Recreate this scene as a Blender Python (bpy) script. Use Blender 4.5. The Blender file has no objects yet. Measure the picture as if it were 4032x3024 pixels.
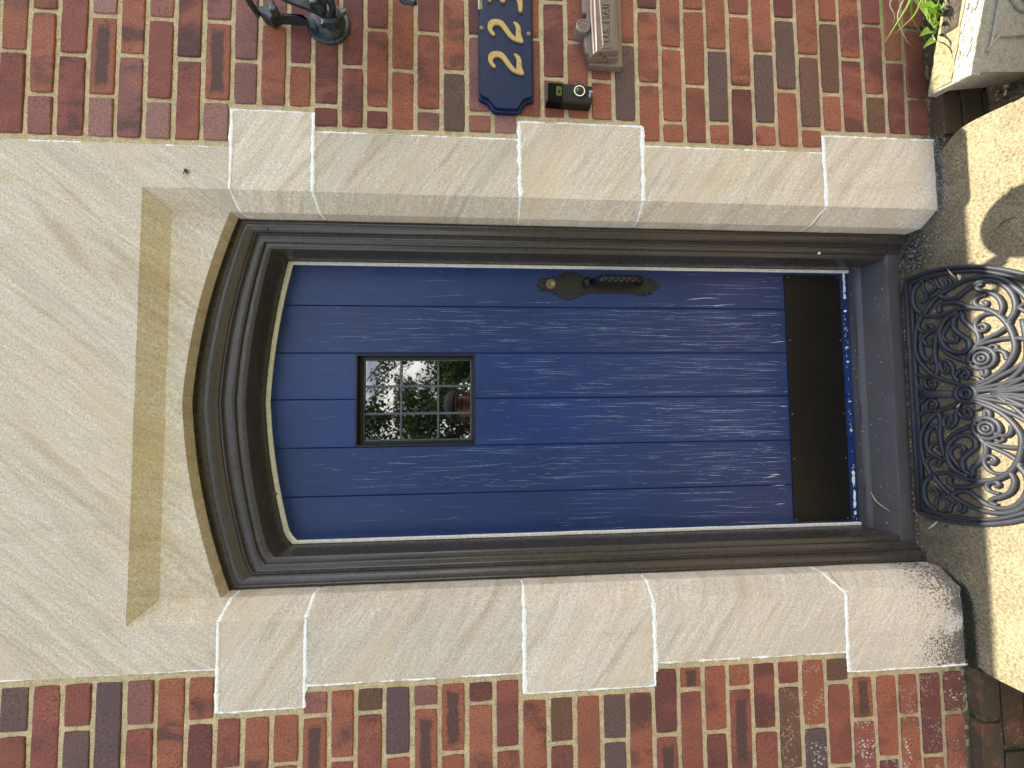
import bpy, math, random
from mathutils import Vector, Matrix, noise
R = math.radians
rnd = random.Random(7)
sc = bpy.context.scene
col = sc.collection

# ------------------------------------------------------------------ camera, world, sun, exposure
CAM = Vector((-0.0112, -1.0444, 1.4376)); PITCH, YAW, ROLL, FPX = 0.07, 0.0467, 0.0057, 1514.0
_f = Vector((math.sin(YAW)*math.cos(PITCH), math.cos(YAW)*math.cos(PITCH), -math.sin(PITCH)))
_r = Vector((math.cos(YAW), -math.sin(YAW), 0)); _d = _f.cross(_r)
_r, _d = _r*math.cos(ROLL)+_d*math.sin(ROLL), -_r*math.sin(ROLL)+_d*math.cos(ROLL)
cd = bpy.data.cameras.new("camera"); cam = bpy.data.objects.new("camera", cd); col.objects.link(cam)
# the phone was held on its side: picture right is world down, picture up is world right
X, Y, Z = _d, _r, -_f
cam.matrix_world = Matrix(((X.x, Y.x, Z.x, CAM.x), (X.y, Y.y, Z.y, CAM.y), (X.z, Y.z, Z.z, CAM.z), (0, 0, 0, 1)))
cd.sensor_fit = 'HORIZONTAL'; cd.sensor_width = 36.0; cd.lens = 36.0*FPX/4032.0
cd.clip_start = 0.02; cd.clip_end = 500
sc.camera = cam

SUN_E, SUN_TILT = 69.0, 0.0185
w = bpy.data.worlds.new("World"); sc.world = w; w.use_nodes = True
nt = w.node_tree; bg = nt.nodes["Background"]
sky = nt.nodes.new("ShaderNodeTexSky"); sky.sky_type = 'NISHITA'; sky.sun_disc = False
sky.sun_elevation = R(SUN_E); sky.sun_rotation = R(89.0); sky.altitude = 100; sky.air_density = 1.0; sky.dust_density = 2.0; sky.ozone_density = 1.0
tc = nt.nodes.new("ShaderNodeTexCoord"); mp_ = nt.nodes.new("ShaderNodeMapping"); mp_.inputs["Scale"].default_value = (1.0, 1.0, 2.6)
nt.links.new(tc.outputs["Generated"], mp_.inputs[0]); nz_ = nt.nodes.new("ShaderNodeTexNoise"); nz_.inputs["Scale"].default_value = 3.2; nz_.inputs["Detail"].default_value = 7
nt.links.new(mp_.outputs[0], nz_.inputs[0]); mr_ = nt.nodes.new("ShaderNodeMapRange"); mr_.inputs[1].default_value = 0.44; mr_.inputs[2].default_value = 0.58; nt.links.new(nz_.outputs[0], mr_.inputs[0])
sz_ = nt.nodes.new("ShaderNodeSeparateXYZ"); nt.links.new(tc.outputs["Generated"], sz_.inputs[0])
el_ = nt.nodes.new("ShaderNodeMapRange"); el_.inputs[1].default_value = 0.50; el_.inputs[2].default_value = 0.30; nt.links.new(sz_.outputs[2], el_.inputs[0])
ml_ = nt.nodes.new("ShaderNodeMath"); ml_.operation = 'MULTIPLY'; nt.links.new(mr_.outputs[0], ml_.inputs[0]); nt.links.new(el_.outputs[0], ml_.inputs[1])
mc_ = nt.nodes.new("ShaderNodeMix"); mc_.data_type = 'RGBA'; nt.links.new(ml_.outputs[0], mc_.inputs[0]); nt.links.new(sky.outputs[0], mc_.inputs[6]); mc_.inputs[7].default_value = (17.0, 16.5, 15.5, 1)
nt.links.new(mc_.outputs[2], bg.inputs[0]); bg.inputs[1].default_value = 0.082
sd = bpy.data.lights.new("sun", 'SUN'); sd.energy = 3.7; sd.angle = R(0.3); sd.color = (1.0, 0.93, 0.80)
so = bpy.data.objects.new("sun", sd); col.objects.link(so)
sdir = Vector((math.cos(R(SUN_E)), SUN_TILT, math.sin(R(SUN_E)))).normalized()
so.rotation_euler = sdir.to_track_quat('Z', 'Y').to_euler(); so.location = (3, 0, 6)
sc.view_settings.view_transform = 'Standard'; sc.view_settings.look = 'None'
sc.view_settings.exposure = 2.14; sc.view_settings.gamma = 1.0
sc.render.film_transparent = False
try:
    sc.cycles.max_bounces = 8; sc.cycles.diffuse_bounces = 5; sc.cycles.glossy_bounces = 4
except Exception: pass

def at(px, py, axis=1, val=0.0):
    """a point of the photograph (full size pixels) measured onto a known real plane (y = val, or z = val)"""
    U, V = (3024-py-1512)/FPX, (px-2016)/FPX
    d = _f + _r*U + _d*V
    t = (val-CAM[axis])/d[axis]
    return CAM + d*t

# ------------------------------------------------------------------ helpers
def tag(o, label=None, cat=None, group=None, kind=None):
    if label: o["label"] = label
    if cat: o["category"] = cat
    if group: o["group"] = group
    if kind: o["kind"] = kind
    return o
def empty(name, loc, label, cat, group=None):
    o = bpy.data.objects.new(name, None); col.objects.link(o); o.location = loc; o.empty_display_size = 0.05
    bpy.context.view_layer.update()
    return tag(o, label, cat, group)
class MB:
    def __init__(s): s.v = []; s.f = []; s.m = []; s.uv = []; s.c = []; s.p = []
    def face(s, pts, mat=0, uv=None, c=(1,1,1,1), p=(0,0,0,0)):
        n = len(s.v); s.v += [tuple(q) for q in pts]; s.f.append(tuple(range(n, n+len(pts)))); s.m.append(mat)
        s.uv.append(uv or [(0, 0)]*len(pts)); s.c.append(c); s.p.append(p)
    def mesh(s, vs, fs, mat=0, c=(1,1,1,1), p=(0,0,0,0)):
        n = len(s.v); s.v += [tuple(q) for q in vs]
        for f in fs:
            s.f.append(tuple(i+n for i in f)); s.m.append(mat); s.uv.append([(0, 0)]*len(f)); s.c.append(c); s.p.append(p)
    def box(s, a, b, mat=0, bev=0.0):
        (x0, y0, z0), (x1, y1, z1) = a, b
        x0, x1 = min(x0, x1), max(x0, x1); y0, y1 = min(y0, y1), max(y0, y1); z0, z1 = min(z0, z1), max(z0, z1)
        if bev <= 0:
            vs = [(x0,y0,z0),(x1,y0,z0),(x1,y1,z0),(x0,y1,z0),(x0,y0,z1),(x1,y0,z1),(x1,y1,z1),(x0,y1,z1)]
            s.mesh(vs, [(0,3,2,1),(4,5,6,7),(0,1,5,4),(1,2,6,5),(2,3,7,6),(3,0,4,7)], mat); return
        # box with chamfered front (-y) edges
        o = [(x0,z0),(x1,z0),(x1,z1),(x0,z1)]
        i = [(x0+bev,z0+bev),(x1-bev,z0+bev),(x1-bev,z1-bev),(x0+bev,z1-bev)]
        vs = [(x,y1,z) for x,z in o]+[(x,y0+bev,z) for x,z in o]+[(x,y0,z) for x,z in i]
        fs = [(8,9,10,11),(3,2,1,0)]
        for k in range(4):
            k2 = (k+1) % 4; fs += [(k,k2,4+k2,4+k),(4+k,4+k2,8+k2,8+k)]
        s.mesh(vs, fs, mat)
    def prism(s, pts, axis, a, b, mat=0, ch=0.0):
        """polygon pts in the two other axes, extruded a..b ; ch chamfers the a side"""
        def mk(q, t):
            if axis == 1: return (q[0], t, q[1])
            if axis == 2: return (q[0], q[1], t)
            return (t, q[0], q[1])
        n = len(pts)
        if ch > 0:
            cx = sum(q[0] for q in pts)/n; cz = sum(q[1] for q in pts)/n
            ins = []
            for k in range(n):
                p0, p1, p2 = pts[k-1], pts[k], pts[(k+1) % n]
                e1 = Vector((p1[0]-p0[0], p1[1]-p0[1])); e2 = Vector((p2[0]-p1[0], p2[1]-p1[1]))
                if e1.length > 1e-9: e1.normalize()
                if e2.length > 1e-9: e2.normalize()
                nn = Vector((-(e1.y+e2.y), e1.x+e2.x))
                if nn.length > 1e-9: nn.normalize()
                area = sum(pts[i][0]*pts[(i+1) % n][1]-pts[(i+1) % n][0]*pts[i][1] for i in range(n))
                if area < 0: nn = -nn
                ins.append((p1[0]+nn.x*ch, p1[1]+nn.y*ch))
            sg = 1 if b > a else -1
            vs = [mk(q, b) for q in pts]+[mk(q, a+sg*ch) for q in pts]+[mk(q, a) for q in ins]
            fs = [tuple(range(2*n, 3*n)), tuple(reversed(range(n)))]
            for k in range(n):
                k2 = (k+1) % n; fs += [(k,k2,n+k2,n+k),(n+k,n+k2,2*n+k2,2*n+k)]
        else:
            vs = [mk(q, b) for q in pts]+[mk(q, a) for q in pts]
            fs = [tuple(range(n, 2*n)), tuple(reversed(range(n)))]
            for k in range(n):
                k2 = (k+1) % n; fs.append((k,k2,n+k2,n+k))
        s.mesh(vs, fs, mat)
    def tube(s, pts, r, seg=8, mat=0, flat=1.0, caps=True, rfun=None, up=Vector((0,0,1))):
        P = [Vector(p) for p in pts]; n = len(P); vs = []
        for i, p in enumerate(P):
            t = (P[min(i+1, n-1)]-P[max(i-1, 0)])
            if t.length < 1e-9: t = Vector((0,0,1))
            t.normalize(); a = t.cross(up)
            if a.length < 1e-3: a = t.cross(Vector((0,1,0.01)))
            a.normalize(); b = a.cross(t); rr = rfun(i/(n-1)) if rfun else r
            for k in range(seg):
                q = 2*math.pi*k/seg; vs.append(p+a*math.cos(q)*rr+b*math.sin(q)*rr*flat)
        fs = []
        for i in range(n-1):
            for k in range(seg):
                k2 = (k+1) % seg; fs.append((i*seg+k, i*seg+k2, (i+1)*seg+k2, (i+1)*seg+k))
        if caps: fs += [tuple(reversed(range(seg))), tuple(range((n-1)*seg, n*seg))]
        s.mesh(vs, fs, mat)
    def lathe(s, prof, c, axis='z', seg=32, mat=0):
        """prof: (radius, height) pairs round an axis through c"""
        vs = []; n = len(prof); c = Vector(c)
        for (r_, h) in prof:
            for k in range(seg):
                q = 2*math.pi*k/seg; a, b = math.cos(q)*r_, math.sin(q)*r_
                vs.append(c+(Vector((a, b, h)) if axis == 'z' else Vector((a, -h, b))))
        fs = []
        for i in range(n-1):
            for k in range(seg):
                k2 = (k+1) % seg; fs.append((i*seg+k, i*seg+k2, (i+1)*seg+k2, (i+1)*seg+k))
        fs += [tuple(reversed(range(seg))), tuple(range((n-1)*seg, n*seg))]
        s.mesh(vs, fs, mat)
    def build(s, name, mats, parent=None, smooth=False, kind=None, label=None):
        me = bpy.data.meshes.new(name); o = bpy.data.objects.new(name, me); col.objects.link(o)
        off = Vector((0, 0, 0))
        if parent is not None:
            o.parent = parent; off = parent.matrix_world.translation.copy()
        me.from_pydata([(v[0]-off.x, v[1]-off.y, v[2]-off.z) for v in s.v], [], s.f)
        if not isinstance(mats, (list, tuple)): mats = [mats]
        for m_ in mats: me.materials.append(m_)
        me.polygons.foreach_set("material_index", s.m)
        if smooth: me.polygons.foreach_set("use_smooth", [True]*len(s.f))
        uvl = me.uv_layers.new(name="UVMap")
        flat = [t for fu in s.uv for q in fu for t in q]; uvl.data.foreach_set("uv", flat)
        for nm, src in (("bcol", s.c), ("bpar", s.p)):
            if any(q != src[0] for q in src):
                at_ = me.color_attributes.new(name=nm, type='FLOAT_COLOR', domain='CORNER')
                at_.data.foreach_set("color", [t for q, f in zip(src, s.f) for _ in f for t in q])
        me.update()
        bpy.context.view_layer.update()
        if kind: o["kind"] = kind
        if label: o["label"] = label
        return o
def smooth_by_angle(o, ang=40):
    me = o.data
    me.polygons.foreach_set("use_smooth", [True]*len(me.polygons))
    try:
        me.set_sharp_from_angle(angle=R(ang))
    except Exception: pass
    return o
def weld(o):
    import bmesh
    b = bmesh.new(); b.from_mesh(o.data); bmesh.ops.remove_doubles(b, verts=b.verts, dist=1e-5)
    bmesh.ops.recalc_face_normals(b, faces=b.faces); b.to_mesh(o.data); b.free(); o.data.update(); return o
def catmull(pts, sub=6, closed=False):
    P = [Vector(p) for p in pts]; n = len(P); out = []
    rng = range(n) if closed else range(n-1)
    for i in rng:
        p0 = P[(i-1) % n] if (closed or i > 0) else P[0]; p1 = P[i]; p2 = P[(i+1) % n]
        p3 = P[(i+2) % n] if (closed or i+2 < n) else P[-1]
        for k in range(sub):
            t = k/sub
            out.append(0.5*((2*p1)+(-p0+p2)*t+(2*p0-5*p1+4*p2-p3)*t*t+(-p0+3*p1-3*p2+p3)*t**3))
    if not closed: out.append(P[-1])
    return out

# ------------------------------------------------------------------ materials
class NT:
    def __init__(s, name, rough=0.6, spec=0.5):
        s.m = bpy.data.materials.new(name); s.m.use_nodes = True; s.t = s.m.node_tree
        s.b = s.t.nodes["Principled BSDF"]; s.b.inputs["Roughness"].default_value = rough
        s.b.inputs["Specular IOR Level"].default_value = spec
    def n(s, typ, **k):
        q = s.t.nodes.new(typ)
        for a, b in k.items(): setattr(q, a, b)
        return q
    def l(s, a, b): s.t.links.new(a, b)
    def pos(s): return s.n("ShaderNodeNewGeometry").outputs["Position"]
    def map(s, vec, rot=(0,0,0), scale=(1,1,1), loc=(0,0,0)):
        m = s.n("ShaderNodeMapping"); s.l(vec, m.inputs[0]); m.inputs["Rotation"].default_value = rot
        m.inputs["Scale"].default_value = scale; m.inputs["Location"].default_value = loc; return m.outputs[0]
    def noise(s, vec, scale, detail=3, rough=0.5, dist=0.0, out=0):
        q = s.n("ShaderNodeTexNoise"); s.l(vec, q.inputs["Vector"]); q.inputs["Scale"].default_value = scale
        q.inputs["Detail"].default_value = detail; q.inputs["Roughness"].default_value = rough; q.inputs["Distortion"].default_value = dist
        return q.outputs[out]
    def ramp(s, fac, stops):
        q = s.n("ShaderNodeValToRGB"); s.l(fac, q.inputs[0]); e = q.color_ramp.elements
        while len(e) < len(stops): e.new(0.5)
        for i, (p, c) in enumerate(stops):
            e[i].position = p; e[i].color = c if len(c) == 4 else (*c, 1)
        return q.outputs[0]
    def mr(s, v, a, b, c=0.0, d=1.0):
        q = s.n("ShaderNodeMapRange"); s.l(v, q.inputs[0]); q.inputs[1].default_value = a; q.inputs[2].default_value = b
        q.inputs[3].default_value = c; q.inputs[4].default_value = d; return q.outputs[0]
    def mix(s, fac, a, b, mode='MIX'):
        q = s.n("ShaderNodeMix", data_type='RGBA', blend_type=mode)
        for i, x in ((0, fac), (6, a), (7, b)):
            if hasattr(x, "is_linked"): s.l(x, q.inputs[i])
            elif i == 0: q.inputs[0].default_value = x
            else: q.inputs[i].default_value = x if len(x) == 4 else (*x, 1)
        return q.outputs[2]
    def math(s, op, a, b=0.0, c=None):
        q = s.n("ShaderNodeMath", operation=op)
        for i, x in enumerate((a, b, c)):
            if x is None: continue
            if hasattr(x, "is_linked"): s.l(x, q.inputs[i])
            else: q.inputs[i].default_value = x
        return q.outputs[0]
    def bump(s, h, strength=0.5, dist=0.001, prev=None):
        q = s.n("ShaderNodeBump"); s.l(h, q.inputs["Height"]); q.inputs["Strength"].default_value = strength; q.inputs["Distance"].default_value = dist
        if prev is not None: s.l(prev, q.inputs["Normal"])
        return q.outputs[0]
    def col(s, c): 
        if hasattr(c, "is_linked"): s.l(c, s.b.inputs["Base Color"])
        else: s.b.inputs["Base Color"].default_value = (*c, 1)
    def nor(s, n_): s.l(n_, s.b.inputs["Normal"])

def plain(name, c, rough=0.5, metal=0.0, var=0.15, scale=60, bump=0.2, bd=0.0005, spec=0.5):
    k = NT(name, rough, spec); p = k.pos(); n1 = k.noise(p, scale, 4); n2 = k.noise(p, scale*6, 2)
    lo = tuple(x*(1-var) for x in c); hi = tuple(min(1, x*(1+var)) for x in c)
    k.col(k.ramp(n1, [(0.3, lo), (0.7, hi)])); k.b.inputs["Metallic"].default_value = metal
    k.nor(k.bump(n2, bump, bd)); return k.m

def stone_mat(name, ang, tint=(1, 1, 1), dark=0.0):
    k = NT(name, 0.85, 0.3); p0 = k.pos()
    oi = k.n("ShaderNodeObjectInfo"); cmb = k.n("ShaderNodeCombineXYZ")
    k.l(k.math('MULTIPLY', oi.outputs["Random"], 7.0), cmb.inputs[0]); k.l(k.math('MULTIPLY', oi.outputs["Random"], 3.0), cmb.inputs[2])
    va = k.n("ShaderNodeVectorMath", operation='ADD'); k.l(p0, va.inputs[0]); k.l(cmb.outputs[0], va.inputs[1]); p = va.outputs[0]
    pv = k.map(k.map(p, rot=(0, ang, 0)), scale=(0.6, 1.0, 7.0))
    veins = k.noise(pv, 1.3, 5, 0.6, 3.0)
    pv2 = k.map(k.map(p, rot=(0, ang+0.15, 0)), scale=(0.8, 1.0, 9.0))
    fine = k.noise(pv2, 7, 5, 0.65, 1.6)
    T = tint
    c1 = k.ramp(veins, [(0.33, (0.55*T[0], 0.465*T[1], 0.355*T[2])), (0.43, (0.62*T[0], 0.555*T[1], 0.465*T[2])), (0.54, (0.68*T[0], 0.62*T[1], 0.54*T[2])), (0.64, (0.64*T[0], 0.545*T[1], 0.415*T[2])), (0.72, (0.68*T[0], 0.61*T[1], 0.525*T[2]))])
    c2 = k.mix(k.mr(fine, 0.35, 0.7), (0.86, 0.845, 0.825), (1.09, 1.095, 1.10), 'MIX')
    c3 = k.mix(0.85, c1, c2, 'MULTIPLY')
    gr = k.noise(p, 210, 4, 0.75); gr2 = k.noise(p, 110, 2, 0.6)
    c4 = k.mix(0.9, c3, k.ramp(gr, [(0.34, (0.68, 0.65, 0.61)), (0.5, (0.98, 0.98, 0.98)), (0.66, (1.26, 1.27, 1.29))]), 'MULTIPLY')
    c5 = k.mix(0.6, c4, k.ramp(gr2, [(0.3, (0.84, 0.83, 0.81)), (0.7, (1.1, 1.1, 1.1))]), 'MULTIPLY')
    tone = k.n('ShaderNodeMapRange'); k.l(oi.outputs['Random'], tone.inputs[0]); tone.inputs[3].default_value = 0.90; tone.inputs[4].default_value = 1.05
    tv = k.n('ShaderNodeCombineXYZ'); k.l(tone.outputs[0], tv.inputs[0]); k.l(k.math('MULTIPLY', tone.outputs[0], 0.99), tv.inputs[1]); k.l(tone.outputs[0], tv.inputs[2])
    c5 = k.mix(1.0, c5, tv.outputs[0], 'MULTIPLY')
    st = k.noise(k.map(p0, scale=(9, 9, 1.2)), 1.5, 5, 0.65); c5 = k.mix(k.math('MULTIPLY', k.mr(st, 0.55, 0.75), 0.28), c5, (0.30, 0.26, 0.20))
    ob = k.noise(k.map(k.map(p, rot=(0, ang, 0)), scale=(0.5, 1.0, 3.2)), 1.1, 3, 0.5, 2.0); c5 = k.mix(k.math('MULTIPLY', k.mr(ob, 0.50, 0.62), 0.42), c5, (0.60, 0.47, 0.31)); c5 = k.mix(k.math('MULTIPLY', k.mr(ob, 0.42, 0.34), 0.30), c5, (0.46, 0.41, 0.34))
    # dark weathering speckle that climbs a little from the ground
    sx = k.n("ShaderNodeSeparateXYZ"); k.l(p0, sx.inputs[0])
    low = k.mr(sx.outputs[2], 0.34, 0.05, 0.0, 1.0)
    side = k.mr(sx.outputs[0], 0.2, -0.5, 0.10, 1.0)
    sp = k.noise(p, 150, 3, 0.7); big = k.noise(p, 9, 3)
    m1 = k.math('MULTIPLY', k.math('MULTIPLY', k.math('POWER', low, 1.3), side), k.mr(big, 0.22, 0.5))
    thr = k.math('SUBTRACT', 0.74, k.math('MULTIPLY', m1, 0.42))
    dm = k.mr(k.math('SUBTRACT', sp, thr), -0.03, 0.03)
    c6 = k.mix(k.math('MULTIPLY', dm, 0.80), c5, k.ramp(gr2, [(0.35, (0.018, 0.014, 0.009)), (0.6, (0.085, 0.072, 0.052))]))
    k.col(c6)
    k.nor(k.bump(gr, 0.5, 0.0012, k.bump(gr2, 0.35, 0.002))); return k.m

def brick_mat(name, dirt=0.0):
    k = NT(name, 0.82, 0.35); p = k.pos()
    bc = k.n("ShaderNodeVertexColor", layer_name="bcol"); bp = k.n("ShaderNodeVertexColor", layer_name="bpar")
    sp = k.n("ShaderNodeSeparateColor"); k.l(bp.outputs[0], sp.inputs[0]); alpha = bp.outputs[1]
    uv = k.n("ShaderNodeUVMap", uv_map="UVMap").outputs[0]
    su = k.n("ShaderNodeSeparateXYZ"); k.l(uv, su.inputs[0])
    # u: -1..1 along, v: -1..1 across
    n1 = k.noise(p, 28, 4, 0.6)
    j = k.math('MULTIPLY', k.math('SUBTRACT', n1, 0.5), 0.7)
    au = k.math('ABSOLUTE', su.outputs[0]); av = k.math('ABSOLUTE', su.outputs[1])
    cu = k.mr(k.math('ADD', au, k.math('MULTIPLY', j, 0.6)), 0.72, 0.9, 1, 0)
    cv = k.mr(k.math('ADD', av, j), 0.42, 0.62, 1, 0)
    core = k.math('MULTIPLY', k.math('MULTIPLY', cu, cv), sp.outputs[0])
    # soft bands and blotches along the length
    pb = k.map(p, scale=(9, 3, 5)); cb = k.n("ShaderNodeVectorMath", operation='ADD'); k.l(pb, cb.inputs[0])
    cx = k.n("ShaderNodeCombineXYZ"); k.l(k.math('MULTIPLY', alpha, 37.0), cx.inputs[0]); k.l(k.math('MULTIPLY', alpha, 91.0), cx.inputs[1]); k.l(cx.outputs[0], cb.inputs[1])
    band = k.noise(cb.outputs[0], 1.6, 3, 0.55, 0.4)
    c0 = bc.outputs[0]
    light = k.mix(0.65, c0, (0.33, 0.115, 0.062)); darkc = k.mix(0.75, c0, (0.070, 0.036, 0.034))
    c1 = k.mix(k.math('MULTIPLY', k.mr(band, 0.52, 0.62), sp.outputs[1]), c0, light)
    c2 = k.mix(k.math('MULTIPLY', k.mr(band, 0.48, 0.38), sp.outputs[1]), c1, darkc)
    c3 = k.mix(k.math('MULTIPLY', core, 0.9), c2, (0.075, 0.042, 0.036))
    fn = k.noise(p, 260, 4, 0.75); md = k.noise(p, 130, 4, 0.7)
    c4 = k.mix(0.8, c3, k.ramp(fn, [(0.34, (0.40, 0.36, 0.36)), (0.5, (1, 1, 1)), (0.66, (1.5, 1.5, 1.5))]), 'MULTIPLY')
    pit = k.mr(md, 0.40, 0.33); c5 = k.mix(k.math('MULTIPLY', pit, 0.8), c4, (0.03, 0.018, 0.015))
    # pale lichen flecks, only on bricks that carry them
    lv = k.n("ShaderNodeTexVoronoi"); k.l(p, lv.inputs["Vector"]); lv.inputs["Scale"].default_value = 130; lv.inputs["Randomness"].default_value = 1
    lm = k.math('MULTIPLY', k.mr(lv.outputs["Distance"], 0.42, 0.28), k.mr(k.noise(p, 22, 3), 0.48, 0.58))
    c6 = k.mix(k.math('MULTIPLY', lm, sp.outputs[2]), c5, (0.55, 0.53, 0.44))
    if dirt > 0:
        c6 = k.mix(k.math('MULTIPLY', k.mr(k.noise(p, 15, 5, 0.7), 0.25, 0.5), dirt), c6, (0.05, 0.042, 0.022))
    k.col(c6); k.nor(k.bump(md, 0.5, 0.0015, k.bump(fn, 0.4, 0.0008))); return k.m

def mortar_mat(name, c=(0.56, 0.445, 0.265), dark=False):
    k = NT(name, 0.95, 0.2); p = k.pos(); a = k.noise(p, 300, 3, 0.75); b = k.noise(p, 40, 4, 0.6); d = k.noise(p, 6, 3)
    base = k.ramp(b, [(0.3, tuple(x*0.78 for x in c)), (0.7, tuple(x*1.15 for x in c))])
    c1 = k.mix(0.85, base, k.ramp(a, [(0.32, (0.45, 0.42, 0.38)), (0.5, (1, 1, 1)), (0.7, (1.5, 1.5, 1.5))]), 'MULTIPLY')
    sx = k.n("ShaderNodeSeparateXYZ"); k.l(p, sx.inputs[0])
    low = k.mr(sx.outputs[2], 0.6, 0.1, 0, 1)
    c2 = k.mix(k.math('MULTIPLY', low, 0.35), c1, (0.25, 0.22, 0.13))
    vlow = k.math('MULTIPLY', k.mr(sx.outputs[2], 0.17, 0.07, 0, 1), k.mr(k.noise(p, 50, 4, .7), .38, .52))
    c3 = k.mix(k.math('MULTIPLY', vlow, 0.85), c2, (0.035, 0.03, 0.016))
    k.col(c3); k.nor(k.bump(a, 0.9, 0.002, k.bump(b, 0.5, 0.003))); return k.m

def paint_mat(name, c, rough, grain_axis='z', scuff=(0.16, 0.16, 0.17), amt=0.25, bumpd=0.0006, spec=0.5, worn=0.0):
    k = NT(name, rough, spec); p = k.pos()
    sc_ = {'z': (60, 60, 2.2), 'x': (2.2, 60, 60)}[grain_axis]
    g = k.noise(k.map(p, scale=sc_), 1.6, 5, 0.6, 0.3); b = k.noise(p, 3.0, 4, 0.6); s2 = k.noise(p, 55, 5, 0.7)
    c1 = k.mix(k.mr(b, 0.35, 0.7), tuple(x*0.86 for x in c), tuple(x*1.12 for x in c))
    c2 = k.mix(k.math('MULTIPLY', k.mr(s2, 0.60, 0.70), amt), c1, scuff)
    c3 = k.mix(k.math('MULTIPLY', k.mr(g, 0.58, 0.75), amt*0.7), c2, scuff)
    k.col(c3)
    k.l(k.mr(s2, 0.3, 0.7, rough-0.06, rough+0.10), k.b.inputs["Roughness"])
    k.nor(k.bump(g, 0.35, bumpd, k.bump(s2, 0.22, 0.0008))); return k.m

M = {}
M['lintel'] = stone_mat("carved_sandstone_lintel", R(48), (1.01, 0.985, 0.915))
M['jamb_r'] = stone_mat("sandstone_right", R(-38), (1.01, 0.99, 0.93))
M['jamb_l'] = stone_mat("sandstone_left", R(-38), (1.0, 0.985, 0.96))
M['brick'] = brick_mat("brick"); M['brick_low'] = brick_mat("weathered_brick", 0.95)
M['mortar'] = mortar_mat("sand_mortar"); M['mortar_low'] = mortar_mat("dirty_mortar", (0.07, 0.062, 0.035))
M['caulk'] = plain("white_caulk", (0.88, 0.88, 0.85), 0.8, var=0.12, scale=150, bump=0.6, bd=0.001)
M['trim'] = paint_mat("dark_taupe_paint", (0.048, 0.040, 0.034), 0.28, 'z', (0.16, 0.15, 0.14), 0.18, 0.0012)
M['sill'] = paint_mat("grey_sill_paint", (0.062, 0.058, 0.055), 0.42, 'x', (0.20, 0.19, 0.18), 0.25, 0.0008)
M['blue'] = paint_mat("blue_door_paint", (0.0105, 0.029, 0.118), 0.36, 'z', (0.04, 0.08, 0.22), 0.25, 0.0009, spec=0.40)
k_ = M['blue']; t_ = k_.node_tree; pb0 = t_.nodes['Principled BSDF']; src = pb0.inputs['Base Color'].links[0].from_socket
ge = t_.nodes.new('ShaderNodeNewGeometry'); mp0 = t_.nodes.new('ShaderNodeMapping'); mp0.inputs['Scale'].default_value = (6.62, 0.0, 0.0); mp0.inputs['Location'].default_value = (0.99, 0, 0); t_.links.new(ge.outputs['Position'], mp0.inputs[0])
fl = t_.nodes.new('ShaderNodeVectorMath'); fl.operation = 'FLOOR'; t_.links.new(mp0.outputs[0], fl.inputs[0]); wn = t_.nodes.new('ShaderNodeTexWhiteNoise'); t_.links.new(fl.outputs[0], wn.inputs[0])
mp1 = t_.nodes.new('ShaderNodeMapping'); mp1.inputs['Scale'].default_value = (9, 9, 1.6); t_.links.new(ge.outputs['Position'], mp1.inputs[0]); n0 = t_.nodes.new('ShaderNodeTexNoise'); n0.inputs['Scale'].default_value = 1.4; n0.inputs['Detail'].default_value = 6; t_.links.new(mp1.outputs[0], n0.inputs[0])
ad = t_.nodes.new('ShaderNodeMath'); ad.operation = 'ADD'; t_.links.new(wn.outputs[0], ad.inputs[0]); t_.links.new(n0.outputs[0], ad.inputs[1])
mr0 = t_.nodes.new('ShaderNodeMapRange'); mr0.inputs[1].default_value = 0.35; mr0.inputs[2].default_value = 1.6; mr0.inputs[3].default_value = 0.78; mr0.inputs[4].default_value = 1.25; t_.links.new(ad.outputs[0], mr0.inputs[0])
vm = t_.nodes.new('ShaderNodeVectorMath'); vm.operation = 'SCALE'; t_.links.new(src, vm.inputs[0]); t_.links.new(mr0.outputs[0], vm.inputs[3]); t_.links.new(vm.outputs[0], pb0.inputs['Base Color'])
M['groove'] = plain("dark_blue_groove", (0.002, 0.004, 0.025), 0.6)
M['primer'] = plain("exposed_white_primer", (0.27, 0.34, 0.48), 0.7, var=0.35, scale=120)
M['primer2'] = plain("chipped_white_primer", (0.70, 0.72, 0.72), 0.7, var=0.2, scale=200)
M['strip'] = plain("cream_weatherstrip", (0.80, 0.77, 0.68), 0.6, var=0.15, scale=90)
M['kick'] = paint_mat("oil_rubbed_kick_plate", (0.006, 0.005, 0.004), 0.42, 'x', (0.02, 0.018, 0.015), 0.2, 0.0001, spec=0.3)
M['iron'] = plain("black_iron", (0.012, 0.012, 0.009), 0.40, 0.2, var=0.4, scale=120, bump=0.5, bd=0.0008)
M['iron_l'] = plain("weathered_black_iron", (0.030, 0.038, 0.040), 0.34, 0.3, var=0.5, scale=90, bump=0.6, bd=0.001)
M['handle'] = plain("worn_twisted_iron", (0.016, 0.015, 0.014), 0.28, 0.5, var=0.4, scale=120)
M['brass'] = plain("brass", (0.65, 0.45, 0.12), 0.3, 1.0, var=0.2)
M['lockface'] = plain("aged_lock_face", (0.16, 0.15, 0.14), 0.35, 0.8, var=0.3, scale=150)
M['copper'] = plain("copper_ring", (0.25, 0.13, 0.08), 0.4, 0.7)
M['lead'] = plain("lead_came", (0.10, 0.11, 0.115), 0.42, 0.6, var=0.4, scale=130, bump=0.5)
M['winframe'] = plain("black_window_frame", (0.006, 0.005, 0.004), 0.45, var=0.4)
M['black'] = plain("dark_interior", (0.004, 0.004, 0.004), 0.8)
k = NT("window_glass", 0.015, 0.5); k.col((0.003, 0.003, 0.003)); k.b.inputs["IOR"].default_value = 2.2
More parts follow.
